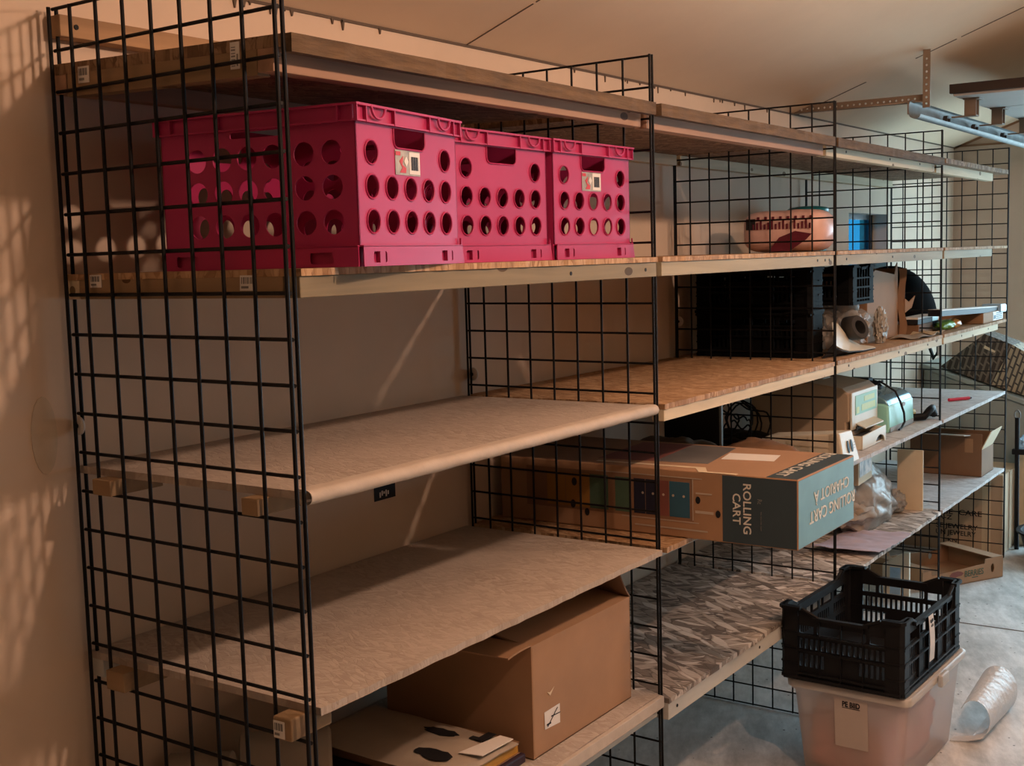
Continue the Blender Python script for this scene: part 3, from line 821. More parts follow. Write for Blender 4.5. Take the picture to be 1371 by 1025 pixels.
obj('pen_mark', g, M['ink'], lb, 0)
obj('tape_scrap', G().plate([(0, .006), (.012, -.006), (.03, .010), (.012, .002)], [], .0006, frame((0, 1, 0), (0, 0, 1), (.0016, .06, .135))), M['card_p'], bx, 0)
# flat things in front of it
pu = thing('purple_folder', 'dark purple folder at the bottom of the pile beside the brown box', 'folder', (.12, .50, ZB))
obj('cover', G().box(0, .435, 0, .245, .0005, .022), M['purple'], pu, 0, .004)
bk = thing('thick_book', 'thick book with golden page edge under the white parcel', 'book', (.115, .510, ZB + .0225))
obj('pages', G().box(.003, .427, .003, .222, .003, .025), M['gold'], bk, 0); obj('cover', G().box(0, .43, 0, .225, 0, .003).box(0, .43, 0, .225, .025, .028).box(0, .34, 0, .003, .003, .025), M['card_d'], bk, 0, .001)
pc = thing('flat_parcel', 'flat pale parcel with black smudges on top of the thick book', 'parcel', (.11, .495, ZB + .051), R(-2))
g = G()
def fn(u, v):
    z = .013 * (1 - (2 * u - 1) ** 6) * (1 - (2 * v - 1) ** 6) + .002 * noise.noise(Vector((u * 5, v * 5, 1)))
    return (.435 * u, .24 * v, z + .002)
g.sheet(fn, 24, 20, .003); obj('envelope', g, M['parcel'], pc, 60)
def smudge(cx, cy, r1, r2, seed):
    r = random.Random(seed); return [(cx + r1 * math.cos(a * PI / 9) * r.uniform(.75, 1.1), cy + r2 * math.sin(a * PI / 9) * r.uniform(.7, 1.1)) for a in range(18)]
obj('smudge_mark', G().prism(smudge(.27, .17, .05, .020, 1), .0168, .0178, Matrix.Identity(4)), M['ink'], pc, 0); obj('smudge_mark', G().prism([(.345, .175), (.385, .175), (.385, .225), (.362, .225), (.362, .19), (.345, .19)], .0162, .0178, Matrix.Identity(4)), M['ink'], pc, 0)
obj('smudge_mark', G().prism(smudge(.335, .065, .055, .026, 3), .0166, .0178, Matrix.Identity(4)), M['ink'], pc, 0)
obj('wrinkled_tape', G().prism([(.375, .10), (.430, .115), (.432, .225), (.395, .225)], .0155, .0172, Matrix.Identity(4)), M['white'], pc, 0)
def roll(label, c, axis, length, r_):
    t = thing('paper_roll', label, 'roll', c); ax = Vector(axis).normalized()
    prof = []
    for i in range(40):
        prof.append((r_ - (.0018 if i % 2 else 0), -length / 2 + length * i / 39))
    prof = [(r_ * .35, -length / 2)] + [(r_ * .8, -length / 2 - .004)] + prof + [(r_ * .8, length / 2 + .004), (r_ * .35, length / 2)]
    q = Vector((0, 0, 1)).rotation_difference(ax).to_matrix().to_4x4()
    obj('ribbed_body', G().lathe(prof, n=36, M=q), M['roll'], t, 70); return t
roll('ribbed white roll under the shelf support block with the price tag', (.165, .385, ZB + .0605), (.72, .69, .0), .19, .060)
roll('shorter ribbed white roll behind the other roll, near the wall', (.085, .215, ZB + .0565), (.8, .6, 0), .13, .056)

# ------------------------------------------------------------------ slotted black crates
def slotted_crate(label, loc, rz, w, d, h, group, post=.03, tagged=False, mat='blackplastic'):
    """w along local X, d along local Y, origin at front-left-bottom"""
    t = thing('slotted_crate', label, 'crate', loc, rz, group)
    T = .004; pw = .055; m = M[mat]; top = h - post
    g = G(); g.box(T, w - T, T, d - T, .006, .011)
    obj('base', g, m, t, 0)
    def wall(L, origin, right, short):
        H = []
        n = max(6, int((L - 2 * pw) / .017))
        st_ = (L - 2 * pw) / n
        # band of small slots, then big windows
        for i in range(n):
            x = pw + st_ * i
            if short or (i % 8) not in (6, 7): H.append(rectl(x + .0045, x + st_ - .0035, top * .50, top * .66))
            if i < 5 or i >= n - 5:
                H.append(rectl(x + .0045, x + st_ - .0035, top * .22, top * .42))
        if short:
            H.append(rrect(L * .30, L * .70, top * .74, top * .88, .006, 3))
            H.append(rectl(pw + .004, L * .27, top * .74, top * .86)); H.append(rectl(L * .73, L - pw - .004, top * .74, top * .86))
        else:
            k = 4
            for i in range(k):
                a = pw + (L - 2 * pw) * i / k; H.append(rectl(a + .008, a + (L - 2 * pw) / k - .008, top * .74, top * .88))
        outl = [(pw, .004), (L - pw, .004), (L - pw, h - .004), (L - pw - .02, h - .008)]
        outl += [(L - pw - .06, top), (pw + .06, top), (pw + .02, h - .008), (pw, h - .004)]
        g = G(); g.plate(outl, H, T, frame(right, (0, 0, 1), origin))
        Mx = frame(right, (0, 0, 1), origin)
        for z in (.02, top * .45, top * .70):         # outside ribs
            g.box(pw * .2, L - pw * .2, z, z + .006, 0, .009, M=Mx)
        g.box(pw + .05, L - pw - .05, top - .006, top + .003, -.006, .011, M=Mx)
        g.box(.01, L - .01, 0.001, .012, 0, .010, M=Mx)
        nv = 5 if short else 6
        for i in range(nv):
            x = pw + (L - 2 * pw) * i / (nv - 1); g.box(x - .002, x + .002, .01, top - .002, 0, .008, M=Mx)
        # sloping shoulders
        for sx in (1, -1):
            xa = pw + .015 if sx > 0 else L - pw - .015; xb = xa + sx * .06
            g.tube([Mx @ Vector((xa, h - .006, .004)), Mx @ Vector((xb, top - .004, .004))], .005, 6)
        return obj('side_panel', g, m, t, 0)
    wall(w, (0, .008, 0), (1, 0, 0), True); wall(w, (w, d - .008, 0), (-1, 0, 0), True)
    wall(d, (w - .008, 0, 0), (0, 1, 0), False); wall(d, (.008, d, 0), (0, -1, 0), False)
    for cx, cy, sx, sy in ((0, 0, 1, 1), (w, 0, -1, 1), (w, d, -1, -1), (0, d, 1, -1)):
        g = G()
        Lp = [(0.012, 0), (pw, 0), (pw, .007), (.014, .007), (.007, .014), (.007, pw), (0, pw), (0, .012)]
        poly = [(cx + sx * a, cy + sy * b_) for a, b_ in Lp]
        g.prism(poly, .0005, h, Matrix.Identity(4))
        cap = [(cx + sx * a, cy + sy * b_) for a, b_ in ((.006, -.006), (pw + .01, -.006), (pw + .01, .012), (.02, .016), (.016, .02), (.012, pw + .01), (-.006, pw + .01), (-.006, .006))]
        g.prism(cap, h - .010, h, Matrix.Identity(4))
        for z in (.05, .10, .15):
            if z < h - .03: g.prism([(cx + sx * a, cy + sy * b_) for a, b_ in ((.011, -.003), (pw, -.003), (pw, 0), (.012, 0), (0, .012), (0, pw), (-.003, pw), (-.003, .011))], z, z + .004, Matrix.Identity(4))
        obj('corner_post', g, m, t, 20)
    if tagged:
        Mx = frame((0, 1, 0), (0, 0, 1), (w + .012, .205, top - .068))
        def fn(u, v):
            x = -.022 + .044 * u; y = .072 - .145 * v
            return Mx @ Vector((x + .012 * v, y, .004 * math.sin(v * 3) + .002))
        tg = obj('paper_tag', G().sheet(fn, 4, 10, .0008), M['white'], t, 60)
        g = G(); g.text('R JIB', .026, .010, Mx @ Matrix.Translation((.002, .055, .0055)), bold=.03); g.text('GT 12', .018, .008, Mx @ Matrix.Translation((.003, .040, .0068)), bold=.02)
        obj('print', g, M['ink'], tg, 0)
    return t
slotted_crate('black slotted crate with paper tag, stacked on the frosted tote', (.632, 2.062, .3225), R(-2.0), .385, .565, .232, 'slotted black crates', tagged=True)
sg = 'slotted black crates'
slotted_crate('lower black crate of the stack on the golden shelf', (.075, 2.64, 1.2685), 0, .44, .13, .168, sg, .012, mat='blackdull')
slotted_crate('upper black crate of the stack, directly above the lower one', (.075, 2.64, 1.437), 0, .44, .13, .150, sg, .012, mat='blackdull')
slotted_crate('black crate set back behind the crumpled clear plastic, near the wall', (.03, 2.985, 1.2685), 0, .28, .26, .168, sg, .012, mat='blackdull')
slotted_crate('black crate overhanging the crumpled clear plastic, right of the stack', (.05, 2.985, 1.437), 0, .495, .26, .150, sg, .012, mat='blackdull')

# ------------------------------------------------------------------ frosted tote with clothes
tt = thing('storage_tote', 'frosted plastic tote of pink clothes on the floor under the black crate', 'tote', (.645, 2.078, 0), R(-2.2))
w, d, h = .383, .575, .312
g = G()
def ring(z, ins, rad=.03, n=6):
    return [(x, y, z) for x, y in rrect(ins, w - ins, ins, d - ins, rad, n)]
def loft(g, rings, cap0=True, cap1=False):
    V = [[g.bm.verts.new(p) for p in r_] for r_ in rings]
    n = len(V[0])
    for A, B in zip(V, V[1:]):
        for k in range(n): g.bm.faces.new((A[k], A[(k + 1) % n], B[(k + 1) % n], B[k]))
    if cap0: g.bm.faces.new(V[0][::-1])
    if cap1: g.bm.faces.new(V[-1])
loft(g, [ring(.002, .045), ring(.012, .036), ring(h - .05, .014), ring(h - .03, .012), ring(h - .028, .004), ring(h - .008, .002)])
obj('tub', g, M['tote'], tt, 50)
g = G()
loft(g, [ring(h - .010, -.001), ring(h - .018, -.004), ring(h - .002, -.005), ring(h + .004, -.001), ring(h + .004, .012), ring(h - .002, .016)], True, True)
obj('lid', g, M['totelid'], tt, 50)
for sx in (0, 1):
    x = w + .006 if sx else -.022
    obj('latch', G().box(x, x + .016, d * .44, d * .56, h - .03, h + .008), M['totelid'], tt, 0, .004)
pl = obj('paper_label', G().sheet(lambda u, v: (.150 + .105 * u, .0095 + .0125 * v, .284 - .160 * v), 4, 8, .0008), M['offwhite'], tt, 60)
g = G(); g.text('PE BIID', .056, .016, frame((1, 0, 0), (0, 0, 1), (.204, .0098, .265)), bold=.04); g.box(.176, .232, .0098, .0108, .252, .2535)
obj('print', g, M['ink'], pl, 0)
ct = link('clothes_pile', None); ct.location = (.632, 2.072, 0); ct.rotation_euler = (0, 0, R(-2.2))
tag(ct, 'folded pink clothes seen through the side of the frosted tote', 'clothes', kind='stuff')
g = G()
def boxy(p, a=.150, b=.245, c=.105):
    q = Vector((p.x / a, p.y / b, p.z / c)); m = max(abs(q.x), abs(q.y), abs(q.z)); k = (q.length / max(m, 1e-6)) ** .7
    return Vector((p.x * k, p.y * k, p.z * k))
g.blob((.19, .285, .118), (.143, .236, .105), 3, .08, 3.5, 5, 0, .016, lambda p: boxy(p, .143, .236, .105))
g.blob((.17, .22, .215), (.12, .17, .035), 6, .2, 3, 4)
obj('fabric', g, M['clothes'], ct, 80)
# curl of bubble wrap on the floor beside it
cw = thing('bubble_wrap', 'curled sheet of white bubble wrap on the floor beside the frosted tote', 'plastic sheet', (1.0, 2.62, 0))
def fn(u, v):
    y = .02 + .34 * v; a = R(-100 + 255 * u); r_ = .062 + .018 * v
    x = .075 + r_ * math.cos(a) * .8 ; z = .068 + r_ * math.sin(a)
    return (x, y + .03 * u, max(.003, z + .0015 * noise.noise(Vector((u * 60, v * 60, 0)))))
obj('curl', G().sheet(fn, 60, 40, .002), M['bubble'], cw, 60)
obj('loose_flap', G().sheet(lambda u, v: (.01 + .10 * u, -.02 + .05 * v + .02 * u, .004 + .02 * u * u), 12, 6, .002), M['bubble'], cw, 60)

# ------------------------------------------------------------------ printers and other kit on the second shelf
ZP = .8975
pr = thing('laser_printer', 'beige laser printer behind the middle wire panel', 'printer', (.10, 3.085, ZP))
W_, D_, H_ = .40, .335, .235
g = G()
prof = [(0, 0), (W_, 0), (W_, .05), (W_ - .012, .052), (W_ - .012, .085), (W_, .09), (W_, .195), (W_ - .03, .218), (W_ * .62, .236), (W_ * .30, .236), (W_ * .05, .215), (0, .19)]
g.prism(prof, 0, D_, frame((1, 0, 0), (0, 0, 1), (0, D_, 0)))
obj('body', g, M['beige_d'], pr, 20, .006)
g = G(); g.box(W_, W_ + .008, .010, D_ - .010, .055, .20)
obj('front_panel', g, M['ivory'], pr, 0, .004)
g = G(); g.box(W_ + .008, W_ + .010, .05, D_ - .03, .11, .185); lb = obj('sticker', g, M['stick_green'], pr, 0)
g = G(); g.box(W_ + .0101, W_ + .0108, .12, D_ - .05, .12, .145).box(W_ + .0101, W_ + .0108, .15, D_ - .06, .155, .175).box(W_ + .0101, W_ + .0108, .06, .09, .115, .14)
obj('sticker_print', g, M['stick_yellow'], lb, 0)
g = G(); g.box(W_ * .45, W_ * .62, .14, .22, .2362, .239); obj('top_label', g, M['white'], pr, 0)
g = G(); g.box(W_ + .002, W_ + .014, .055, D_ - .05, .050, .066); obj('paper_slot', g, M['darkgrey'], pr, 0)
g = G(); g.hexa([(W_ - .005, .06, .078), (W_ + .045, .06, .058), (W_ + .045, D_ - .05, .058), (W_ - .005, D_ - .05, .078), (W_ - .005, .06, .084), (W_ + .045, .06, .063), (W_ + .045, D_ - .05, .063), (W_ - .005, D_ - .05, .084)])
obj('output_flap', g, M['ivory'], pr, 0, .001)
# pulled out paper tray with an arched cut-out
g = G(); trx = .085
arch = [(.0, 0), (.155, 0)] + [(.155 + .055 * (1 - math.cos(R(a))) , .030 * math.sin(R(a))) for a in range(15, 176, 16)] + [(.268, 0), (.282, 0), (.282, .060), (.0, .052)]
g.prism(arch, 0, .006, frame((0, 1, 0), (0, 0, 1), (W_ + trx - .006, -.095, .0008)))
g.box(W_, W_ + trx - .006, -.095, -.089, .0008, .052).box(W_, W_ + trx - .006, .181, .187, .0008, .055).box(W_, W_ + trx - .006, -.089, .181, .0008, .005)
obj('paper_tray', g, M['ivory'], pr, 20, .002)
obj('paper_stack', G().box(W_ + .01, W_ + trx - .015, -.08, .17, .006, .036), M['darkgrey'], pr, 0)
lo = thing('beige_desktop_unit', 'low beige device with two dark oval slots, left of the laser printer', 'device', (.34, 2.615, ZP))
g = G(); g.hexa([(0, 0, .001), (.305, 0, .001), (.305, .165, .001), (0, .165, .001), (0, 0, .085), (.285, 0, .118), (.285, .135, .112), (0, .150, .085)])
obj('case', g, M['ivory'], lo, 0, .006)
g = G()
for y in (.065, .10): g.prism(circ(0, 0, .010, 16, .022), 0, .002, frame((0, 1, 0), (-.18, 0, 1), (.2955, y, .062)))
obj('slot', g, M['ink'], lo, 0)
g = G()
for z in (.08, .07, .06): g.prism(rectl(-.008, .008, 0, .0015), 0, .001, frame((0, 1, 0), (-.18, 0, 1), (.2955, .128, z - .01)))
obj('print', g, M['greyink'], lo, 0)
p2 = thing('inkjet_printer', 'pale mint printer with silvery blue lid and black cord on top', 'printer', (.24, 3.445, ZP))
W2, D2 = .30, .345
g = G(); prof = [(0, 0), (W2, 0), (W2 + .004, .02), (W2, .11), (W2 - .02, .118), (0, .12)]
g.prism(prof, 0, D2, frame((1, 0, 0), (0, 0, 1), (0, D2, 0))); obj('body', g, M['mint'], p2, 20, .008, 3)
g = G(); prof = [(W2 - .002, .108)] + [(W2 * .72 + W2 * .27 * math.cos(R(a)), .108 + .045 * math.sin(R(a))) for a in range(8, 91, 12)] + [(.05, .160), (.0, .13), (0, .108)]
g.prism(prof, .012, D2 - .012, frame((1, 0, 0), (0, 0, 1), (0, D2, 0))); obj('lid', g, M['steelblue'], p2, 40, .004)
obj('base_band', G().box(W2 + .0035, W2 + .006, .01, D2 - .01, .002, .022), M['grey'], p2, 0, .001)
obj('badge', G().prism(circ(0, 0, .018, 18, .009), 0, .002, frame((0, 1, 0), (0, 0, 1), (W2 + .002, .20, .098))), M['grey'], p2, 0)
g = G(); g.hexa([(.02, .05, .15), (.10, .05, .158), (.10, .29, .158), (.02, .29, .15), (-.02, .05, .20), (-.01, .05, .204), (-.01, .29, .204), (-.02, .29, .20)])
obj('paper_support', g, M['darkgrey'], p2, 0, .003)
cd = thing('power_cord', 'black power cord coiled on the mint printer, hanging down its front', 'cord', (.24, 3.445, ZP))
g = G(); pts = []
for k in range(60):
    a = k * .42; pts.append((.17 + .055 * math.cos(a) + .01 * math.sin(k), .13 + .06 * math.sin(a), .166 + .0006 * k + .006 * math.sin(k * 1.7)))
pts += [(.25, .12, .185), (.295, .11, .16), (.318, .10, .12), (.325, .13, .07), (.322, .15, .03), (.318, .12, .008), (.32, .08, .006)]
g.tube(pts, .0045, 6); obj('cable', g, M['blackmatt'], cd, 60)
obj('plug', G().box(.11, .20, .06, .12, .190, .215), M['blackmatt'], cd, 0, .006)
tl = thing('hand_tool', 'black handled tool with a yellow end beside the mint printer', 'tool', (.55, 3.83, ZP))
obj('handle', G().tube([(-.03, -.005, .016), (.02, .02, .020), (.035, .05, .045), (.035, .09, .050), (.03, .125, .030), (.03, .14, .016)], .016, 10), M['blackplastic'], tl, 60)
obj('body', G().box(-.16, -.02, -.01, .05, .001, .05), M['yellow'], tl, 0, .012, 3)
pn = thing('red_pen', 'red pen with dark tip lying on the pale shelf', 'pen', (.49, 4.56, ZP))
obj('barrel', G().cyl((0, 0, .009), (.05, .085, .009), .008, 12), M['redpen'], pn); obj('grip', G().cyl((.05, .085, .009), (.066, .112, .009), .0085, 12), M['redpen'], pn); obj('tip', G().cyl((.066, .112, .009), (.075, .127, .009), .008, 12, r2=.003), M['blackmatt'], pn)
# dark clutter behind the cart carton
mo = thing('black_monitor', 'black screen panel standing behind the cart carton, near the wall', 'screen', (.13, 2.27, ZP), R(14))
obj('screen', G().box(0, .19, 0, .03, .02, .30), M['ink'], mo, 0, .004); obj('side_trim', G().box(.1905, .198, .0, .03, .02, .30), M['grey'], mo, 0, .001); obj('stand', G().box(.03, .16, -.05, .09, .001, .0195), M['darkgrey'], mo, 0, .003)
co = thing('cable_coil', 'tangle of black cables between the screen and the beige printer', 'cables', (.165, 2.77, ZP))
g = G()
for j in range(7):
    r_ = (.07, .10, .085, .115, .06, .10, .09)[j]; tilt = R((35, 70, 55, 80, 20, 62, 48)[j]); ox = (-.05, .0, .04, -.02, .03, -.06, .06)[j]; az = (.3, -.5, .9, .1, 1.4, -1.0, .6)[j]
    pts = []
    for a in range(28):
        x = r_ * math.cos(a * PI / 14); y = r_ * math.sin(a * PI / 14) * math.cos(tilt) * .6; zz = r_ * math.sin(a * PI / 14) * math.sin(tilt)
        pts.append((ox + x * math.cos(az) - y * math.sin(az), .6 * (x * math.sin(az) + y * math.cos(az)), max(.012, .115 + zz * .9 + .01 * math.sin(a))))
    g.tube(pts, .0035, 5, closed=True)
obj('loop', g, M['blackmatt'], co, 60)
obj('pile', G().blob((0, .01, .03), (.15, .10, .05), 5, .35, 4, 4, 0, .001), M['blackmatt'], co, 60)
for i, (c, rad, lab) in enumerate((((.24, 2.10, ZP + .06), (.17, .15, .085), 'dull olive plastic bag behind the cart carton, left of the cables'), ((.45, 2.33, ZP + .05), (.14, .13, .068), 'crumpled brownish bag behind the cart carton label, right of the olive bag'))):
    t = tag(obj('crumpled_bag', G().blob((0, 0, 0), rad, 11 + i, .28, 2.6, 4, 0, ZP + .001 - c[2]), M['olivebag' if i == 0 else 'card_d'], None, 60), lab, 'bag')
    t.location = c

# ------------------------------------------------------------------ packet and tub on the crate shelf
pk = thing('paper_towel_packet', 'pale pink wrapped packet with maroon print on the shelf above the black crates', 'packet', (.315, 2.955, 1.6405), R(-84))
def sq(p):
    return Vector((p.x, p.y, p.z))
g = G(); n0 = 0
rings = []
for i in range(21):
    u = -1 + 2 * i / 20; s_ = (1 - abs(u) ** 7) ** .5 if abs(u) < 1 else 0
    s_ = max(.06, s_)
    ringp = []
    for k in range(28):
        a = 2 * PI * k / 28; ca, sa = math.cos(a), math.sin(a)
        e = .55
        x = .117 * s_ * (abs(ca) ** e) * (1 if ca > 0 else -1); z = .078 * s_ * (abs(sa) ** e) * (1 if sa > 0 else -1)
        f = 1 + .03 * noise.noise(Vector((u * 5, ca * 2, sa * 2)))
        ringp.append((x * f, u * .165, .0785 + z * f if z > -.07 * s_ else .0785 + z))
    rings.append(ringp)
loft(g, rings, True, True)
for v in g.bm.verts: v.co.z = max(.0008, v.co.z)
obj('wrapper', g, M['pinkwrap'], pk, 60)
g = G()
for i in range(16):
    y = -.105 + .014 * i; h_ = .020 + .012 * ((i * 7) % 3) / 2
    g.box(.117, .1195, y, y + .007, .085, .085 + h_)
    if i % 2: g.box(.112, .1165, y + .002, y + .011, .120, .132)
obj('lettering', g, M['maroon'], pk, 0, .0)
obj('swirl_print', G().prism([(-.10, -.06), (-.02, -.06), (.04, -.02), (.06, .0), (.0, .012), (-.06, -.01)], 0, .003, frame((0, 1, 0), (0, 0, 1), (.1165, .055, .065))), M['maroon'], pk, 0)
obj('dark_patch', G().box(.1165, .119, -.130, -.095, .085, .125), M['ink'], pk, 0)
tu = thing('teal_tub', 'teal plastic tub behind the pink packet', 'tub', (.165, 3.55, 1.6405))
obj('tub', G().lathe([(.05, .001), (.075, .001), (.083, .16), (.08, .165)], n=32), M['teal'], tu, 40); obj('lid', G().lathe([(.05, .1655), (.085, .1655), (.086, .176), (.075, .184), (.04, .189)], n=32), M['teal'], tu, 40)

# ------------------------------------------------------------------ things on the golden shelf
ZG = 1.2685
bx = thing('cardboard_box', 'torn open kraft cardboard box behind the crumpled clear plastic', 'box', (.13, 3.36, ZG))
g = G(); T = .004
g.box(0, .35, 0, T, 0, .29).box(0, .35, .40, .40 + T, 0, .29).box(0, T, T, .40, 0, .29).box(0, .35, 0, .404, 0, T)
g.plate([(T, 0), (.40, 0), (.40, .315), (.38, .30), (.36, .265), (.10, .29), (.06, .275), (T, .29)], [], T, frame((0, 1, 0), (0, 0, 1), (.35, 0, 0)))
obj('carton', g, M['card'], bx, 0, .001)
obj('flap', G().sheet(lambda u, v: (.351 + .022 * v + .006 * math.sin(u * 9), .405 + .024 * v + .008 * math.sin(u * 14) * v, .004 + .285 * u), 20, 6, .004), M['card_d'], bx, 40)
obj('torn_flap', G().prism([(0, 0), (.05, .02), (.075, .07), (.03, .045), (.0, .06)], 0, .004, frame((.3, 1, 0), (0, 0, 1), (.371, .428, .10))), M['card'], bx, 0)
fl = thing('crumpled_plastic', 'crumpled clear plastic wrapping heaped on the golden shelf', 'plastic wrap', (.44, 3.16, ZG))
obj('wrap', G().blob((-.0, .0, .08), (.085, .155, .10), 21, .42, 3.2, 5, 0, .001), M['film'], fl, 50)
obj('foam_sheet', G().blob((.085, .225, .068), (.022, .035, .068), 8, .5, 5, 4, 0, .001), M['silver'], fl, 50)['label'] = 'white torn foam sheet at the end of the wrapping'
tp = thing('tape_roll', 'dark roll of tape caught in the crumpled clear plastic', 'roll', (.552, 2.995, ZG + .086))
q = Vector((0, 0, 1)).rotation_difference(Vector((.75, -.5, .12)).normalized()).to_matrix().to_4x4() @ Matrix.Diagonal((1.0, .72, .85, 1))
prof = [(.028, -.04), (.044, -.04), (.048, -.034), (.048, .034), (.044, .04), (.028, .04)]
g = G(); V = []
for r_, z in prof + [prof[0]]:
    V.append([g.bm.verts.new(q @ Vector((r_ * math.cos(2 * PI * k / 32), r_ * math.sin(2 * PI * k / 32), z))) for k in range(32)])
for A, B in zip(V, V[1:]):
    for k in range(32): g.bm.faces.new((A[k], A[(k + 1) % 32], B[(k + 1) % 32], B[k]))
obj('ring', g, M['darkgrey'], tp, 40)
cs_ = thing('curved_liner', 'curved pale liner sheet with black underside at the shelf edge', 'sheet', (.52, 2.63, ZG))
UC = [(.0, .21, .1145), (.0, .27, .1045), (.0, .333, .0735), (.0, .40, .0375), (.02, .46, .014), (.068, .475, .007)]
LC = [(.08, .005, .0565), (.08, .03, .0425), (.08, .086, .0275), (.08, .164, .0155), (.08, .31, .0075), (.08, .46, .0045)]
def pl_(P, v):
    k = v * (len(P) - 1); i = min(int(k), len(P) - 2); return Vector(P[i]).lerp(Vector(P[i + 1]), k - i)
obj('top_face', G().sheet(lambda u, v: pl_(LC, v).lerp(pl_(UC, v), u), 8, 30, .003), M['ivory'], cs_, 60)
obj('underside', G().sheet(lambda u, v: pl_(LC, v) * (1 - u) + Vector((.035, pl_(LC, v).y + .01, .001)) * u + Vector((-.001, .0, -.0035)) * (1 - u), 6, 30, .002), M['blackmatt'], cs_, 60)['label'] = 'black underside of the liner'
br = thing('round_black_bag', 'rounded black bag behind the long flat cartons', 'bag', (.245, 4.42, ZG))
obj('dome', G().lathe([(.27 * math.cos(R(a)) if a < 90 else .004, .001 + .29 * math.sin(R(a)) ** .9) for a in range(0, 91, 6)], n=40, M=Matrix.Diagonal((.8, 1, 1, 1))), M['bagblack'], br, 60)
obj('piping', G().tube([(.218 * math.cos(a * PI / 20), .272 * math.sin(a * PI / 20), .02) for a in range(40)], .006, 6, closed=True), M['bagblack'], br, 60)
ck = thing('kraft_carton', 'low kraft carton with a white printed end under the long flat carton', 'box', (.41, 4.67, ZG))
obj('carton', G().box(0, .21, 0, .40, .0005, .050), M['card'], ck, 0, .002)
lb = obj('end_label', G().box(.2105, .2115, .19, .40, .004, .047), M['white'], ck, 0)
g = G(); g.box(.2118, .2124, .205, .245, .012, .03)
for k in range(4): g.box(.2118, .2124, .255, .38, .010 + .009 * k, .014 + .009 * k)
obj('print', g, M['cart_blue'], lb, 0)
dk = thing('dark_flat_box', 'dark flat box at the bottom of the pile right of the torn box', 'box', (.30, 3.90, ZG))
obj('carton', G().box(0, .23, 0, .22, .0005, .042), M['card_d'], dk, 0, .002)
f2 = thing('short_flat_carton', 'short black sided flat carton with white top under the long one', 'box', (.46, 3.89, ZG + .0425))
obj('side', G().box(0, .07, 0, .31, .0005, .022), M['ink'], f2, 0, .001); obj('top_face', G().box(0, .07, 0, .31, .0222, .031), M['white'], f2, 0, .001); obj('mint_end', G().box(.0705, .0715, .22, .31, .004, .031), M['mint'], f2, 0)
f1 = thing('long_flat_carton', 'long flat black sided carton with white top, tip wrapped in pale blue plastic', 'box', (.555, 3.95, ZG + .0755))
f1.rotation_euler = Euler((R(-1.9), 0, 0))
obj('side', G().box(0, .06, 0, 1.14, .0005, .024), M['ink'], f1, 0, .001); obj('top_face', G().box(0, .06, 0, 1.14, .0242, .030), M['white'], f1, 0, .001)
obj('plastic_tip', G().box(-.02, .075, 1.04, 1.165, -.0005, .040), M['bluebag'], f1, 0, .008, 3)
gp = thing('snack_packet', 'small green and orange packet at the front of the golden shelf', 'packet', (.555, 4.24, ZG))
obj('pouch', G().blob((0, 0, .022), (.035, .12, .022), 3, .15, 3, 4, 0, .001), M['green'], gp, 60); obj('orange_end', G().blob((.006, .09, .022), (.034, .085, .0225), 4, .15, 3, 4, 0, .001), M['orange'], gp, 60)
pp = thing('paper_sheets', 'loose pinkish paper sheets at the shelf edge below the torn box', 'paper', (.52, 3.58, ZG))
obj('sheet', G().sheet(lambda u, v: (-.02 + .12 * u, .26 * v, .004 + .008 * math.sin(u * 4 + v * 3) ** 2), 8, 12, .0012), M['parcel'], pp, 60)
obj('sheet', G().sheet(lambda u, v: (.0 + .10 * u, .22 + .18 * v, .006 + .010 * math.sin(u * 3 + v * 5) ** 2), 8, 12, .0012), M['card_p'], pp, 60)

# ------------------------------------------------------------------ low shelf of the third and fourth bay
ZL = .4975
bg = thing('plastic_bag', 'knotted cloudy plastic bag on the low shelf beside the cart carton', 'bag', (.40, 3.47, ZL))
def drop(p):
    k = max(0, p.z + .14) / .28; s_ = 1 - .55 * k; p2_ = Vector((p.x * s_, p.y * s_ + .06 * (1 - k), p.z)); return p2_
obj('bag_body', G().blob((0, 0, .135), (.155, .335, .145), 31, .22, 3.0, 5, 0, .001, drop), M['bagfilm'], bg, 60)
obj('contents', G().blob((-.01, -.03, .085), (.11, .22, .08), 33, .3, 3.0, 4, 0, .004), M['parcel'], bg, 60)
obj('corner', G().blob((.06, .33, .045), (.04, .06, .045), 35, .5, 4.0, 4, 0, .001), M['bagfilm'], bg, 60)
sb = thing('picture_box', 'small box with floral print on top of the plastic bag', 'box', (.37, 3.19, ZL + .222), R(4))
obj('carton', G().box(0, .13, 0, .215, 0, .118), M['card_p'], sb, 0, .002); obj('floral_face', G().box(.1305, .1315, .012, .20, .030, .112), M['floral'], sb, 0)
li = thing('lilac_paper', 'crinkled lilac paper lying at the edge of the low shelf', 'paper', (.40, 2.94, ZL))
obj('sheet', G().sheet(lambda u, v: (.25 * u, .42 * v + .04 * u, .006 + .016 * abs(noise.noise(Vector((u * 3, v * 6, 3)))) + .018 * (1 - v) ** 3), 20, 30, .0015), M['lilac'], li, 60)
bb = thing('beige_board', 'upright beige board behind the plastic bag', 'board', (.452, 3.862, ZL), R(4))
obj('board', G().box(0, .11, 0, .012, .0005, .268), M['card_p'], bb, 0, .002)
bx = thing('cardboard_box', 'open brown box with raised flaps on the low shelf of the last bay', 'box', (.24, 4.79, ZL))
g = G(); T = .004
g.box(0, .352, 0, T, 0, .215).box(0, .352, .24, .24 + T, 0, .2).box(0, T, T, .24, 0, .2).box(.348, .352, T, .24, 0, .135).box(0, .352, 0, .244, 0, T)
obj('carton', g, M['card_d'], bx, 0, .001)
flap(bx, (.35, .004, .135), (0, 1, 0), (.35, .25, .8), .236, .10, mat='card_p')
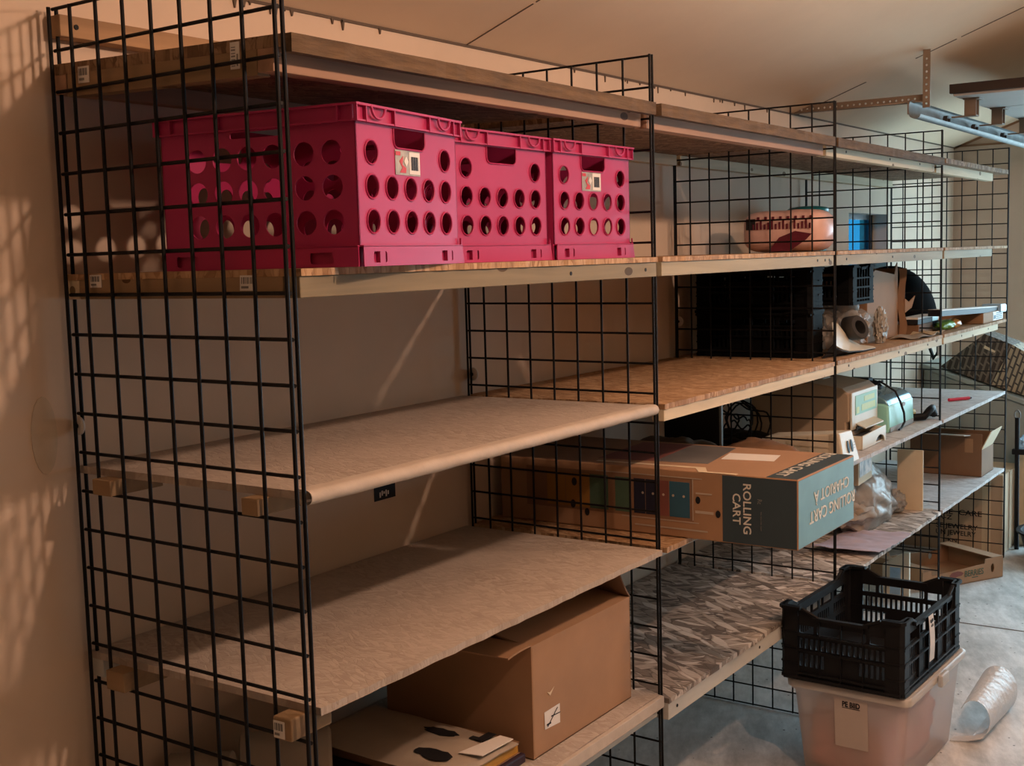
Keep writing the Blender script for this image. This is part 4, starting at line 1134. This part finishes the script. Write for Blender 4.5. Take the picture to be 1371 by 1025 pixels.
flap(bx, (.0, .0, .205), (1, 0, 0), (0, -1, .12), .30, .14, mat='parcel')
obj('tape_strip', G().plate(rectl(.27, .31, .12, .19), [], .0006, frame((1, 0, 0), (0, 0, 1), (0, -.0005, 0))), M['card'], bx, 0)

# ------------------------------------------------------------------ on the floor at the far end
bn = thing('fruit_tray', 'low open cardboard fruit tray lettered BERRIES on the floor', 'tray', (.43, 4.35, 0), R(60))
L_, Dp, Hh = .53, .36, .105
g = G(); T = .005
Mf = frame((1, 0, 0), (0, 0, 1), (0, 0, 0))
side_out = [(0, .0008), (L_, .0008), (L_, Hh), (L_ - .12, Hh), (L_ - .125, Hh - .022), (.06, Hh - .035), (.055, Hh - .012), (0, Hh - .012)]
hol = [circ(.12, .045, .013, 14, .02), circ(L_ - .07, .055, .012, 14, .022)]
g.plate(side_out, hol, T, frame((1, 0, 0), (0, 0, 1), (0, 0, 0)))
g.plate([(a, b_) for a, b_ in side_out], [circ(.13, .05, .014, 14, .02), circ(.40, .05, .014, 14, .02)], T, frame((-1, 0, 0), (0, 0, 1), (L_, Dp, 0)))
g.box(0, T, T, Dp - T, .0008, Hh).box(L_ - T, L_, T, Dp - T, .0008, Hh).box(0, L_, 0, Dp, .0008, .005)
g.box(L_ - .07, L_, 0, Dp, Hh - .001, Hh + .003).box(0, .05, 0, Dp, Hh - .001, Hh + .003)
obj('carton', g, M['card'], bn, 0, .001)
word(bn, M['cart_green'], 'BERRIES', .125, .030, frame((1, 0, 0), (0, 0, 1), (.335, -.0015, .050)), bold=.01)
obj('underline_print', G().box(.32, .36, -.0018, -.001, .024, .028), M['cart_green'], bn, 0)
obj('red_print', G().plate(smudge(.22, .055, .05, .016, 9), [], .0006, frame((1, 0, 0), (0, 0, 1), (0, -.0008, 0))), M['cart_red'], bn, 0)
mv = thing('moving_carton', 'tall brown moving carton with black lettering behind the fruit tray', 'box', (.06, 5.25, 0))
obj('carton', G().box(0, .536, 0, .42, .0008, .43), M['card_m'], mv, 0, .002)
obj('tape_strip', G().box(.43, .475, -.001, 0, .01, .42), M['card_p'], mv, 0)
g = G()
for body, x0, x1, z, h_ in (('RSE  CARE', .205, .43, .212, .028), ('A-Z', .20, .275, .180, .024), ('SE JEWELRY', .19, .41, .134, .026), ('UN JEWELRY', .19, .40, .097, .026), ('KN', .255, .30, .055, .02)):
    word(mv, M['ink'], body, x1 - x0, h_, frame((1, 0, 0), (0, 0, 1), ((x0 + x1) / 2, -.0016, z)), bold=.012)
wb = thing('white_panel', 'white printed panel leaning under the low shelf beside the fruit tray', 'panel', (.29, 4.18, 0))
g = G(); g.prism([(0, 0.001), (.125, .001), (.125, .225), (.10, .225), (.0, .16)], 0, .02, frame((1, 0, 0), (0, 0, 1), (0, .02, 0))); obj('board', g, M['ivory'], wb, 0, .001)
obj('blue_print', G().box(.035, .085, -.001, 0, .02, .15), M['bluebag'], wb, 0)
bk = thing('black_basin', 'black plastic basin on the floor by the far wall', 'basin', (.88, 5.30, 0))
g = G(); g.lathe([(.02, .001), (.17, .001), (.205, .135), (.222, .14), (.222, .15), (.20, .15), (.16, .012), (.02, .01)], n=36); obj('tub', g, M['blackplastic'], bk, 40)
po = thing('handle_pole', 'thin black pole with a looped top standing before the cartons', 'pole', (.632, 5.42, 0))
obj('shaft', G().cyl((0, 0, .001), (-.006, 0, .72), .012, 12), M['blackplastic'], po); obj('loop', G().tube([(-.006 + .014 * math.cos(a * PI / 10), 0, .735 + .024 * math.sin(a * PI / 10)) for a in range(20)], .005, 6, closed=True), M['steel'], po)
obj('bracket', G().box(-.03, .05, -.012, .012, .52, .55), M['blackplastic'], po, 0, .004)
tc_ = thing('tall_carton', 'narrow pale carton with blue plastic on top beside the black pole', 'box', (.60, 5.52, 0))
obj('carton', G().box(0, .085, 0, .20, .0008, .52), M['card_p'], tc_, 0, .002); obj('plastic_top', G().blob((.035, .10, .545), (.045, .09, .05), 41, .4, 3, 4), M['bluebag'], tc_, 60)
gb = thing('grey_bin', 'grey green plastic bin with sloping lid by the far wall', 'bin', (.02, 5.80, 0))
def lz(x): return .928 - .347 * (x + .02 - .133)
obj('body', G().hexa([(0, 0, .001), (.80, 0, .001), (.80, .55, .001), (0, .55, .001), (0, .01, lz(0) - .03), (.80, .01, lz(.8) - .03), (.80, .55, lz(.8) - .03), (0, .55, lz(0) - .03)]), M['greybin'], gb, 0, .012, 3)
obj('lid', G().hexa([(-.01, -.01, lz(0) - .029), (.81, -.01, lz(.8) - .029), (.81, .56, lz(.8) - .029), (-.01, .56, lz(0) - .029), (-.01, -.01, lz(0)), (.81, -.01, lz(.8)), (.81, .56, lz(.8)), (-.01, .56, lz(0))]), M['greybin'], gb, 0, .006, 2)
# patterned carton standing tilted on the bin
pt = thing('patterned_carton', 'carton with brown basketweave print tilted on the grey bin', 'box', (.394, 5.83, .842), 0)
A_, B_, C_, D_2 = (-.284, .103), (-.037, .298), (.113, .240), (0, .004)
E_, F_ = (.34, .10), (.27, -.085)
def q4(P, y0, y1): return [(x, y0, z) for x, z in P] + [(x, y1, z) for x, z in P]
obj('carton', G().hexa(q4((A_, D_2, C_, B_), 0, .24)), M['pat_dark'], pt, 0, .003)
obj('tan_face', G().hexa([(.002, .0, .002), (F_[0], .05, F_[1]), (E_[0], .05, E_[1]), (.115, .0, .238), (.002, .24, .002), (F_[0], .26, F_[1]), (E_[0], .26, E_[1]), (.115, .24, .238)]), M['pat_light'], pt, 0, .003)
obj('red_mark', G().plate(circ(.235, .115, .022, 14), [], .002, frame((1, 0, 0), (0, 0, 1), (0, .015, 0))), M['redpen'], pt, 0)
obj('hand_hole', G().plate([(-.04, .215), (.02, .19), (.025, .20), (-.035, .232)], [], .001, frame((1, 0, 0), (0, 0, 1), (0, -.001, 0))), M['card_p'], pt, 0)
hg = thing('hanging_strap', 'black strap with white clip hanging on the last wire panel', 'strap', (.26, 5.15, 1.03))
obj('strap', G().tube([(-.035, 0, .17), (-.03, -.004, .10), (0, -.008, .02), (.022, -.004, .06), (.02, 0, .15), (-.005, .008, .178), (-.035, 0, .17)], .010, 6), M['blackmatt'], hg, 60); obj('clip', G().box(.02, .032, -.016, -.006, .04, .11), M['white'], hg, 0, .002)

# ------------------------------------------------------------------ overhead door gear
def angle_iron(g, a, b_, side1, side2, w=.032, th=.003, pitch=.026):
    a = Vector(a); b_ = Vector(b_); t = (b_ - a); L = t.length; t.normalize()
    for s_ in (side1, side2):
        s_ = Vector(s_); Mx = frame(t, s_, a)
        H = [circ(pitch * (k + .6), w * .5, .005, 10) for k in range(int(L / pitch - .3))]
        g.plate(rectl(0, L, 0, w), H, th, Mx)
ha = thing('angle_hanger', 'perforated steel hanger dropping from the ceiling to the door track', 'bracket', (.578, 3.77, 2.24))
g = G(); angle_iron(g, (0, 0, -.02), (0, 0, ceil_z(.578, 3.77) - 2.24 - .002), (1, 0, 0), (0, 1, 0), .03); obj('angle', g, M['angle'], ha, 0)
ba = thing('angle_brace', 'perforated steel brace from the back wall to the door track', 'bracket', (.001, 3.80, 2.245))
g = G(); angle_iron(g, (0, 0, 0), (.575, 0, 0), (0, 0, 1), (0, -1, 0), .034); obj('angle', g, M['angle'], ba, 0)
tk = thing('door_track', 'galvanised overhead garage door track', 'track', (.53, 3.74, 2.205))
prof = [(0, -.012), (.004, -.022), (.014, -.028), (.030, -.026), (.042, -.018), (.046, .0), (.046, .030), (.042, .042), (.030, .045)]
prof2 = [(.046 - x, z) for x, z in prof]
g = G()
def ftr(u, v):
    k = v * (len(prof2) - 1); i = min(int(k), len(prof2) - 2); f = k - i
    return (prof2[i][0] + (prof2[i + 1][0] - prof2[i][0]) * f, 2.74 * u, prof2[i][1] + (prof2[i + 1][1] - prof2[i][1]) * f)
g.sheet(ftr, 2, 20, .002); obj('channel', g, M['steel'], tk, 60)
obj('end_plate', G().box(-.006, -.002, -.004, .03, -.01, .046), M['angle'], tk, 0, .001)
gd = thing('garage_door', 'raised grey garage door seen overhead above its track', 'garage door', (.62, 4.06, 2.29))
for i in range(4): obj('door_panel', G().box(0, 2.46, .02 + .60 * i, .02 + .60 * i + .59, .0, .045), M['doorpanel'], gd, 0, .004)
obj('top_seal', G().box(-.01, 2.47, -.005, .018, .01, .05), M['rubber'], gd, 0, .002)
for i, y in enumerate((.12, .62, 1.22)):
    hb = obj('roller_hinge', G().box(.015, .085, y, y + .08, -.006, -.0005).box(.02, .07, y + .01, y + .016, -.075, -.006).box(.02, .07, y + .06, y + .066, -.075, -.006).box(.02, .07, y + .01, y + .066, -.078, -.072).box(-.04, .02, y + .03, y + .046, -.078, -.072), M['angle'], gd, 0, .001)
    obj('roller', G().cyl((-.074, y + .038, -.086), (-.056, y + .038, -.086), .021, 20).cyl((-.07, y + .038, -.086), (-.045, y + .038, -.086), .007, 8), M['darkgrey'], hb)

# ------------------------------------------------------------------ light
def lamp(name, loc, power, col, r):
    d = bpy.data.lights.new(name, 'POINT'); d.energy = power; d.color = col; d.shadow_soft_size = r
    o = link(name, d); o.location = loc; return o
lamp('ceiling_bulb', (2.03, .48, 2.42), 60, (1, .61, .43), .04)
lamp('second_ceiling_bulb', (2.05, 2.15, 2.45), 47, (1, .63, .45), .035)
pd = bpy.data.lights.new('doorway_portal', 'AREA'); pd.shape = 'RECTANGLE'; pd.size = 2.5; pd.size_y = 2.15; pd.cycles.is_portal = True
po_ = link('doorway_portal', pd); po_.location = (1.85, YF + .10, 1.075); po_.rotation_euler = (R(-90), 0, 0)
wd = bpy.data.worlds.new('daylight'); SC.world = wd; wd.use_nodes = True
bgn = wd.node_tree.nodes['Background']; bgn.inputs[0].default_value = (.55, .83, 1.0, 1); bgn.inputs[1].default_value = 10

# ------------------------------------------------------------------ camera
yaw, pitch, rl = 0.60025, -0.10273, -0.02773
f = Vector((-math.sin(yaw) * math.cos(pitch), math.cos(yaw) * math.cos(pitch), math.sin(pitch)))
r = f.cross(Vector((0, 0, 1))).normalized(); u = r.cross(f)
c_, s_ = math.cos(rl), math.sin(rl)
r2, u2 = r * c_ + u * s_, -r * s_ + u * c_
cam = bpy.data.cameras.new('camera'); cam.sensor_width = 36; cam.sensor_fit = 'HORIZONTAL'; cam.lens = 1625.03 / 1371 * 36; cam.clip_start = .02
co_ = link('camera', cam)
Mc = Matrix((r2, u2, -f)).transposed().to_4x4(); Mc.translation = Vector((2.03928, -1.43821, 1.64822))
co_.matrix_world = Mc
SC.camera = co_
vs = SC.view_settings
vs.view_transform = 'Standard'; vs.look = 'None'; vs.exposure = 0; vs.gamma = 1; vs.use_curve_mapping = False
